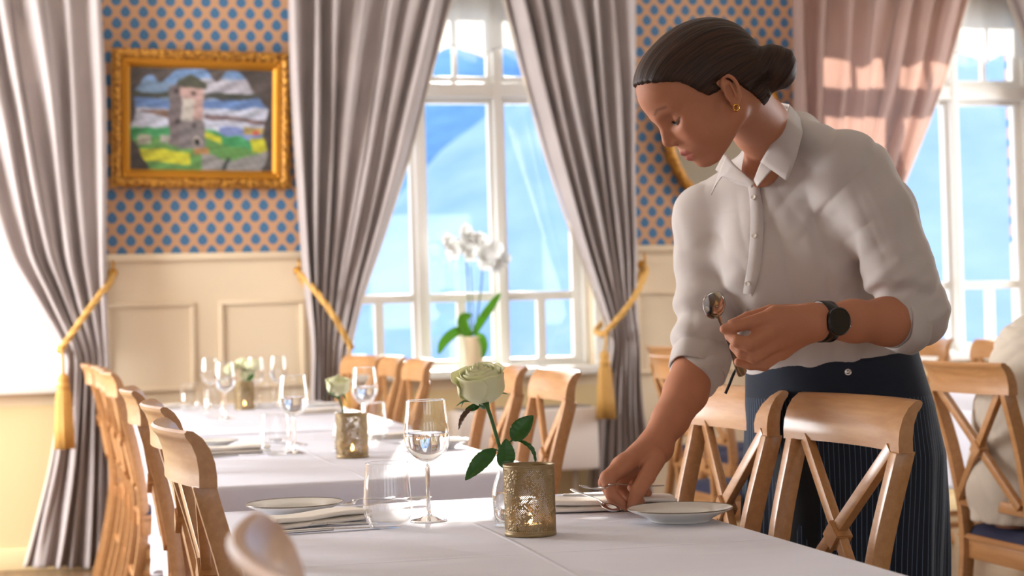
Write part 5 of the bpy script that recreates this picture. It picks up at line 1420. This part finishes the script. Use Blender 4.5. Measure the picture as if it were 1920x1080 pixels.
# collar: stand and two leaves
def sheet(name, rows, mat, parent, th=.0022):
    """rows: list of rows of world points"""
    rs = [spline([tuple(p) for p in r], 7) for r in rows]; n_ = len(rs[0]); cols = [spline([r[i] for r in rs], 5) for i in range(n_)]; m_ = len(cols[0])
    Vv = [tuple(cols[i][j]) for i in range(n_) for j in range(m_)]; Ff = [(i*m_+j, (i+1)*m_+j, (i+1)*m_+j+1, i*m_+j+1) for i in range(n_-1) for j in range(m_-1)]
    o = pc_obj(name, (Vv, Ff), mat, parent); solid(o, th, 0); return o
w_ = lambda x, y, d: W(x, y, d)
def leafsheet(name, top, bot, mat, parent, bulge=.006, th=.002, ns=14, nt=10):
    """ruled patch between two polylines (straight edges, sharp points), bowed outwards"""
    def poly(pts, t):
        L_ = [0]
        for a_, b_ in zip(pts, pts[1:]): L_.append(L_[-1]+float(np.linalg.norm(b_-a_)))
        x = t*L_[-1]; return np.array([np.interp(x, L_, [p[k] for p in pts]) for k in range(3)])
    tc = -np.array(_F)
    def f(u, v): a_ = poly(top, u); b_ = poly(bot, u); return a_*(1-v)+b_*v+tc*bulge*math.sin(math.pi*v)*math.sin(math.pi*min(1, u*1.0+.0))
    o = pc_obj(name, grid(f, ns*2, nt), mat, parent); solid(o, th, 0); return o
leafsheet('collar_leaf', [w_(1460, 193, 3.40), w_(1480, 196, 3.335), w_(1472, 222, 3.235), w_(1447, 268, 3.225), w_(1426, 304, 3.245)],
          [w_(1476, 204, 3.44), w_(1500, 222, 3.36), w_(1505, 250, 3.235), w_(1493, 296, 3.205), w_(1476, 340, 3.205)], M_shirt, so)
leafsheet('collar_stand', [w_(1463, 200, 3.40), w_(1478, 206, 3.34), w_(1470, 230, 3.25), w_(1446, 274, 3.24), w_(1425, 308, 3.26), w_(1414, 338, 3.28)],
          [w_(1480, 232, 3.42), w_(1494, 250, 3.35), w_(1486, 280, 3.245), w_(1462, 306, 3.235), w_(1440, 326, 3.245), w_(1420, 350, 3.265)], M_shirt, so, 0)
leafsheet('collar_leaf', [w_(1362, 290, 3.33), w_(1376, 308, 3.315), w_(1396, 326, 3.30), w_(1415, 344, 3.28)],
          [w_(1333, 366, 3.40), w_(1351, 330, 3.355), w_(1380, 339, 3.315), w_(1412, 348, 3.278)], M_shirt, so, .004)
leafsheet('collar_stand', [w_(1358, 288, 3.36), w_(1374, 306, 3.34), w_(1395, 326, 3.31), w_(1413, 340, 3.285)],
          [w_(1342, 318, 3.39), w_(1360, 334, 3.355), w_(1384, 346, 3.32), w_(1410, 352, 3.285)], M_shirt, so, 0)
# cuffs: turned-up bands round each sleeve end
def cuff(c0, c1, r0, r1, th=.004, name='cuff', tilt=None):
    c0, c1 = Vector(c0), Vector(c1); t = (c1-c0).normalized(); u = t.orthogonal().normalized(); v = t.cross(u); Vv = []; n_ = 56; prof = [(0, r0-th), (0, r0), (.5, (r0+r1)/2+.0018), (1, r1), (1.02, r1-th*.5), (1, r1-th), (.5, (r0+r1)/2-th)]
    for i in range(n_):
        a = 2*math.pi*i/n_; w2 = 1+.035*math.sin(3*a+1)+.02*math.sin(7*a)
        for f, r in prof: Vv.append(tuple(c0+(c1-c0)*f+(u*math.cos(a)+v*math.sin(a))*r*w2))
    m_ = len(prof); Ff = [(i*m_+k, i*m_+(k+1) % m_, ((i+1) % n_)*m_+(k+1) % m_, ((i+1) % n_)*m_+k) for i in range(n_) for k in range(m_)]
    return pc_obj(name, (Vv, Ff), M_shirt, so)
cuff(W(1706, 606, 3.228), W(1676, 603, 3.208), 61*3.22/CF, 55*3.2/CF)
cuff(W(1319, 654, 3.425), W(1306, 698, 3.395), 56*3.42/CF, 55*3.40/CF)
# ---------------------------------------------------------------- apron, trousers, shoes
apron = Sdf()
apron.stack([row(1560, 660, 3.53, .176, .150), row(1563, 700, 3.53, .186, .158), row(1572, 760, 3.54, .198, .165), row(1580, 850, 3.55, .210, .178), row(1580, 950, 3.56, .212, .185), row(1580, 1080, 3.57, .212, .19), row(1584, 1290, 3.58, .215, .195)], .01)
ac0 = W(1560, 655, 3.53); 
def ap_disp(Q, d):
    u = np.arctan2(Q[:, 1]-np.float32(W(1575, 800, 3.54)[1]), Q[:, 0]-np.float32(W(1575, 800, 3.54)[0])); lowf = np.clip((.92-Q[:, 2])/.3, 0, 1)
    return d+lowf*(.006*np.sin(u*9+Q[:, 2]*3)+.003*np.sin(u*21+1))
apron.post.append(ap_disp)
# the waistband's upper edge runs up to the right
tn = W(1395, 694, 3.4)-W(1690, 656, 3.45); wn_ = np.cross(np.array(tn), np.array(_F)); wn_ = wn_/np.linalg.norm(wn_); wn_ = wn_ if wn_[2] > 0 else -wn_
apron.cut(wn_, W(1540, 676, 3.45), .003)
Va, Fa = mesh_sdf(apron, (1.2, 2.9, .30), (2.0, 3.8, 1.10), .006)
M_apron, nb, bs = newmat('pinstripe_denim'); g_, q_ = nb.pos()
ax_, ay_ = float(W(1575, 800, 3.54)[0]), float(W(1575, 800, 3.54)[1])
an = nb.m('ARCTAN2', nb.m('SUBTRACT', q_['Y'], ay_), nb.m('SUBTRACT', q_['X'], ax_))
fr = nb.m('FRACT', nb.m('MULTIPLY', nb.m('ADD', an, nb.m('MULTIPLY', nb.m('SINE', nb.m('MULTIPLY', q_['Z'], 22.)), .006)), 17.5))
stp = nb.m('LESS_THAN', nb.m('ABSOLUTE', nb.m('SUBTRACT', fr, .5)), .055)
stp = nb.m('MULTIPLY', stp, nb.m('LESS_THAN', q_['Z'], float(W(1560, 748, 3.4)[2])))
nb.set(bs, 'Base Color', nb.mix(nb.m('MULTIPLY', stp, .6), lin(24, 32, 48), lin(116, 140, 166))); bs.inputs['Roughness'].default_value = .9
nb.l.new(nb.bump(nb.noise(nb.obj(), 600, 2), .2, .001), bs.inputs['Normal'])
ao = pchild('apron', Va, Fa, M_apron)
bvh_a = BVHTree.FromPolygons([Vector(v) for v in Va], [tuple(int(i) for i in f) for f in Fa])
d_ = ray(1590, 698).normalized(); h_ = bvh_a.ray_cast(CO, d_)
if h_[0]:
    n = h_[1] if h_[1].dot(d_) < 0 else -h_[1]
    pc_obj('snap_button', xf(lathe([(0, .0005), (.003, .0005), (.0035, .003), (.0062, .0032), (.0072, .0015), (.0072, 0)], 24), Matrix.Translation(h_[0]) @ n.to_track_quat('Z', 'Y').to_matrix().to_4x4()), M_silver, ao)
M_handle_end = pmat('shaded_handle', lin(24, 18, 22), .7)
pc_obj('spoon_handle_end', sweep(spline([tuple(W(1398, 686, 3.37)), tuple(W(1386, 684, 3.27)), tuple(W(1376, 700, 3.25)), tuple(W(1367, 722, 3.25)), tuple(W(1360, 738, 3.25))], 6), [.0022]*12+[.0028]*13, 8), M_handle_end, ao)  # dark lower end of her spoon's handle, shade put into its colour
legs = Sdf()
for sx, oy in ((-.09, -.07), (.09, .07)):
    b_ = W(1580, 900, 3.56); legs.chain([((b_[0]+sx, b_[1]+oy, .80), .085), ((b_[0]+sx, b_[1]+oy, .46), .062), ((b_[0]+sx, b_[1]+oy, .09), .050)], .02)
Vl, Fl = mesh_sdf(legs, (1.2, 2.9, -.02), (2.0, 3.8, .95), .010); pchild('trousers', Vl, Fl, pmat('black_trousers', lin(22, 22, 26), .9))
for sx, oy in ((-.09, -.07), (.09, .07)):
    sh = Sdf(); b_ = W(1580, 900, 3.56); sh.ell((b_[0]+sx-.06, b_[1]+oy-.02, .035), (.135, .048, .04), None, .02); sh.cap((b_[0]+sx, b_[1]+oy, .05), (b_[0]+sx, b_[1]+oy, .10), .046, .05, .02); sh.cut((0, 0, -1), (0, 0, .002), .004)
    Vl, Fl = mesh_sdf(sh, (1.1, 2.8, -.03), (2.0, 3.8, .2), .008); pchild('shoe', Vl, Fl, pmat('black_shoe', lin(18, 18, 20), .4))
# watch
wa = W(1545, 603, 3.13); wax = W(1600, 602, 3.16)-W(1520, 603, 3.115); wax = Vector(wax).normalized(); toc = -(Vector(wa)-CO).normalized(); toc = (toc-wax*toc.dot(wax)).normalized(); up_ = wax.cross(toc)
Vv = []; n_ = 48; rw = 35.5*3.13/CF
for i in range(n_):
    a = 2*math.pi*i/n_
    for f, r in ((-.0125, rw), (-.011, rw+.0022), (.011, rw+.0022), (.0125, rw)): Vv.append(tuple(Vector(wa)+wax*f+(toc*math.cos(a)+up_*math.sin(a))*r))
Ff = [(i*4+k, i*4+k+1, ((i+1) % n_)*4+k+1, ((i+1) % n_)*4+k) for i in range(n_) for k in range(3)]
wo_ = pc_obj('wristwatch', (Vv, Ff), M_blackp); solid(wo_, .0015, -1); wo_['label'] = 'black wristwatch'
Mw = Matrix(((wax.x, up_.x, toc.x, 0), (wax.y, up_.y, toc.y, 0), (wax.z, up_.z, toc.z, 0), (0, 0, 0, 1))); Mw = Matrix.Translation(Vector(W(1546, 603, 3.13))+toc*(rw+.0005)) @ Mw @ Matrix.Scale(1.1, 4)
pc_obj('watch_case', xf(lathe([(0, -.002), (.0215, -.002), (.0228, .001), (.0228, .0075), (.0205, .0095), (.0195, .0088)], 56), Mw), M_blackp, wo_, auto=40)
pc_obj('watch_face', xf(lathe([(0, .0089), (.0197, .0089)], 48), Mw), pmat('watch_screen', lin(8, 8, 10), .08), wo_)
pc_obj('crown', xf(lathe([(0, 0), (.0028, 0), (.0028, .003), (0, .003)], 14), Mw @ Matrix.Translation((.0215, .008, .004)) @ Matrix.Rotation(H90, 4, 'Y')), M_silver, wo_)
# things she holds
hx = (Vector(W(1352, 604, 3.068))-Vector(W(1392, 668, 3.10))); A = Vector(W(1352, 606, 3.07))
sp = put('spoon', A, 'dessert spoon held upright in the hand with the watch', GS); upv = Vector(W(1346, 577, 3.05))-Vector(W(1386, 680, 3.155)); upn = upv.normalized()
tc = -_F; sd = upn.cross(tc).normalized(); nz = sd.cross(upn) 
Ms = Matrix(((upn.x, sd.x, -nz.x, 0), (upn.y, sd.y, -nz.y, 0), (upn.z, sd.z, -nz.z, 0), (0, 0, 0, 1)))
Ms = Matrix(((upn.x, -sd.x, nz.x, 0), (upn.y, -sd.y, nz.y, 0), (upn.z, -sd.z, nz.z, 0), (0, 0, 0, 1)))
sp.matrix_world = Matrix.Translation(Vector(W(1345, 577, 3.052))-upn*.172*1.12) @ Ms @ Matrix.Rotation(math.pi+.15, 4, 'X') @ Matrix.Scale(1.12, 4)
A = Vector(W(1243, 912, 3.20)); Bv = Vector(W(1085, 922, 3.08)); fk = put('fork', A, 'fork being laid down, pinched in the fingertips of the waitress', GF, dirv=(Bv-A), scale=.95)

# ================================================================ the seated guest at the right edge
g = Sdf(); go = np.array([2.66, 4.42, 0.])
hipc = W(1928, 960, 4.95); shc = W(1985, 655, 4.95); hd_ = W(2040, 500, 4.95)
fx = np.array([1., -.05, 0.])
g.cap(hipc, W(1935, 800, 4.95), .10, .10, .03); g.cap(W(1935, 800, 4.95), shc, .10, .09, .03); g.cap(shc, W(2010, 570, 4.95), .06, .05, .03)
g.ell(hd_, (.095, .078, .115), None, .02); g.ell(hd_+np.array([.045, -.005, -.05]), (.05, .05, .06), None, .02); g.cap(hd_+np.array([.09, 0, .01]), hd_+np.array([.108, 0, -.02]), .009, .010, .01)
for sy in (-1, 1):
    sh_ = shc+np.array([0, sy*.17, -.02]); el_ = sh_+np.array([.10, sy*.05, -.27]); wr_ = el_+np.array([.23, -sy*.06, .03]); ha_ = wr_+np.array([.08, -sy*.02, 0])
    g.cap(shc, sh_, .06, .05, .03); g.chain([(sh_, .048), (el_, .040), (wr_, .027)], .02); g.cap(wr_, ha_, .028, .026, .01)
    for k in range(4): f0 = ha_+np.array([.0, (k-1.5)*.018, 0]); g.chain([(f0, .010), (f0+np.array([.035, 0, .008]), .009), (f0+np.array([.062, 0, -.004]), .008)], .004)
    g.chain([(wr_+np.array([.02, -sy*.02, 0]), .012), (wr_+np.array([.06, -sy*.045, 0]), .010), (wr_+np.array([.085, -sy*.05, -.004]), .009)], .004)
    kn = np.array([hipc[0]+.42, hipc[1]+sy*.09, .52]); g.chain([(np.array([hipc[0], hipc[1]+sy*.07, .54]), .07), (kn, .055), (kn+np.array([.02, 0, -.42]), .042)], .03)
V2, F2 = mesh_sdf(g, (2.2, 3.9, 0.), (3.6, 5.2, 1.45), .006); V2, F2 = largest(V2, F2)
guest = np_mesh('person', V2, F2, M_skin, None, go); guest.location = Vector(go)
ca = guest.data.color_attributes.new('Col', 'FLOAT_COLOR', 'POINT'); ca.data.foreach_set('color', np.tile(np.array(lin(184, 124, 94), np.float32), (len(V2), 1)).ravel())
tag(guest, 'person in a pale beige shirt sitting at the right edge, seen from behind', 'person')
gs = Sdf()
gs.chain([WR(1930, 1000, 4.95, 106), WR(1930, 900, 4.95, 108), WR(1938, 780, 4.95, 104), WR(1962, 680, 4.95, 92), WR(1988, 650, 4.95, 78)], .05)
for sy in (-1, 1):
    sh_ = shc+np.array([0, sy*.17, -.02]); el_ = sh_+np.array([.10, sy*.05, -.27]); wr_ = el_+np.array([.23, -sy*.06, .03])
    gs.cap(shc, sh_, .085, .075, .04); gs.chain([(sh_, .070), (el_, .060), (wr_, .042)], .03)
gs.cut((0, 0, -1), (0, 0, .500), .006)
def gf(Q, d):
    wv = wob(Q, 14., 9)*1.6; u = Q@np.array([_R.x, _R.y, _R.z], np.float32); rd = np.sin(Q[:, 2]*40+u*18+wv*2.4); r2 = np.sin(Q[:, 2]*22-u*46+wv*3)
    return d+.004*(1-np.abs(rd))**2+.003*(1-np.abs(r2))**2-.002
gs.post.append(gf)
V2, F2 = mesh_sdf(gs, (2.2, 3.8, .46), (3.4, 5.2, 1.35), .006)
M_gshirt = fabric('pale_linen_shirt', lin(214, 202, 186), lin(200, 188, 172), 400, .85, .2, trans=.08)
o = np_mesh('shirt', V2, F2, M_gshirt, guest, go)
gt = Sdf()
gt.ell((hipc[0]+.01, hipc[1], .545), (.165, .175, .062), None, .02)
for sy in (-1, 1):
    kn = np.array([hipc[0]+.42, hipc[1]+sy*.09, .52]); gt.chain([(np.array([hipc[0], hipc[1]+sy*.08, .555]), .085), (kn, .068), (kn+np.array([.02, 0, -.40]), .055)], .03)
V2, F2 = mesh_sdf(gt, (2.2, 3.9, .02), (3.6, 5.2, .75), .007); np_mesh('trousers', V2, F2, pmat('dark_trousers', lin(26, 26, 32), .9), guest, go)
for sy in (-1, 1):
    sh = Sdf(); kx, ky = hipc[0]+.44, hipc[1]+sy*.09; sh.ell((kx+.06, ky, .035), (.135, .048, .04), None, .02); sh.cap((kx, ky, .05), (kx, ky, .10), .046, .05, .02); sh.cut((0, 0, -1), (0, 0, .002), .004)
    V2, F2 = mesh_sdf(sh, (2.2, 3.9, -.03), (3.8, 5.2, .2), .008); np_mesh('shoe', V2, F2, MATS['black_shoe'], guest, go)
gh = Sdf(); gh.ell(hd_+np.array([-.012, 0, .02]), (.103, .086, .112), None, .01); gh.cut((.75, 0, -.66), hd_+np.array([.055, 0, .05]), .01)
V2, F2 = mesh_sdf(gh, hd_-.2, hd_+.2, .006); o = np_mesh('hair', V2, F2, pmat('brown_hair', lin(70, 50, 38), .5), guest, go)
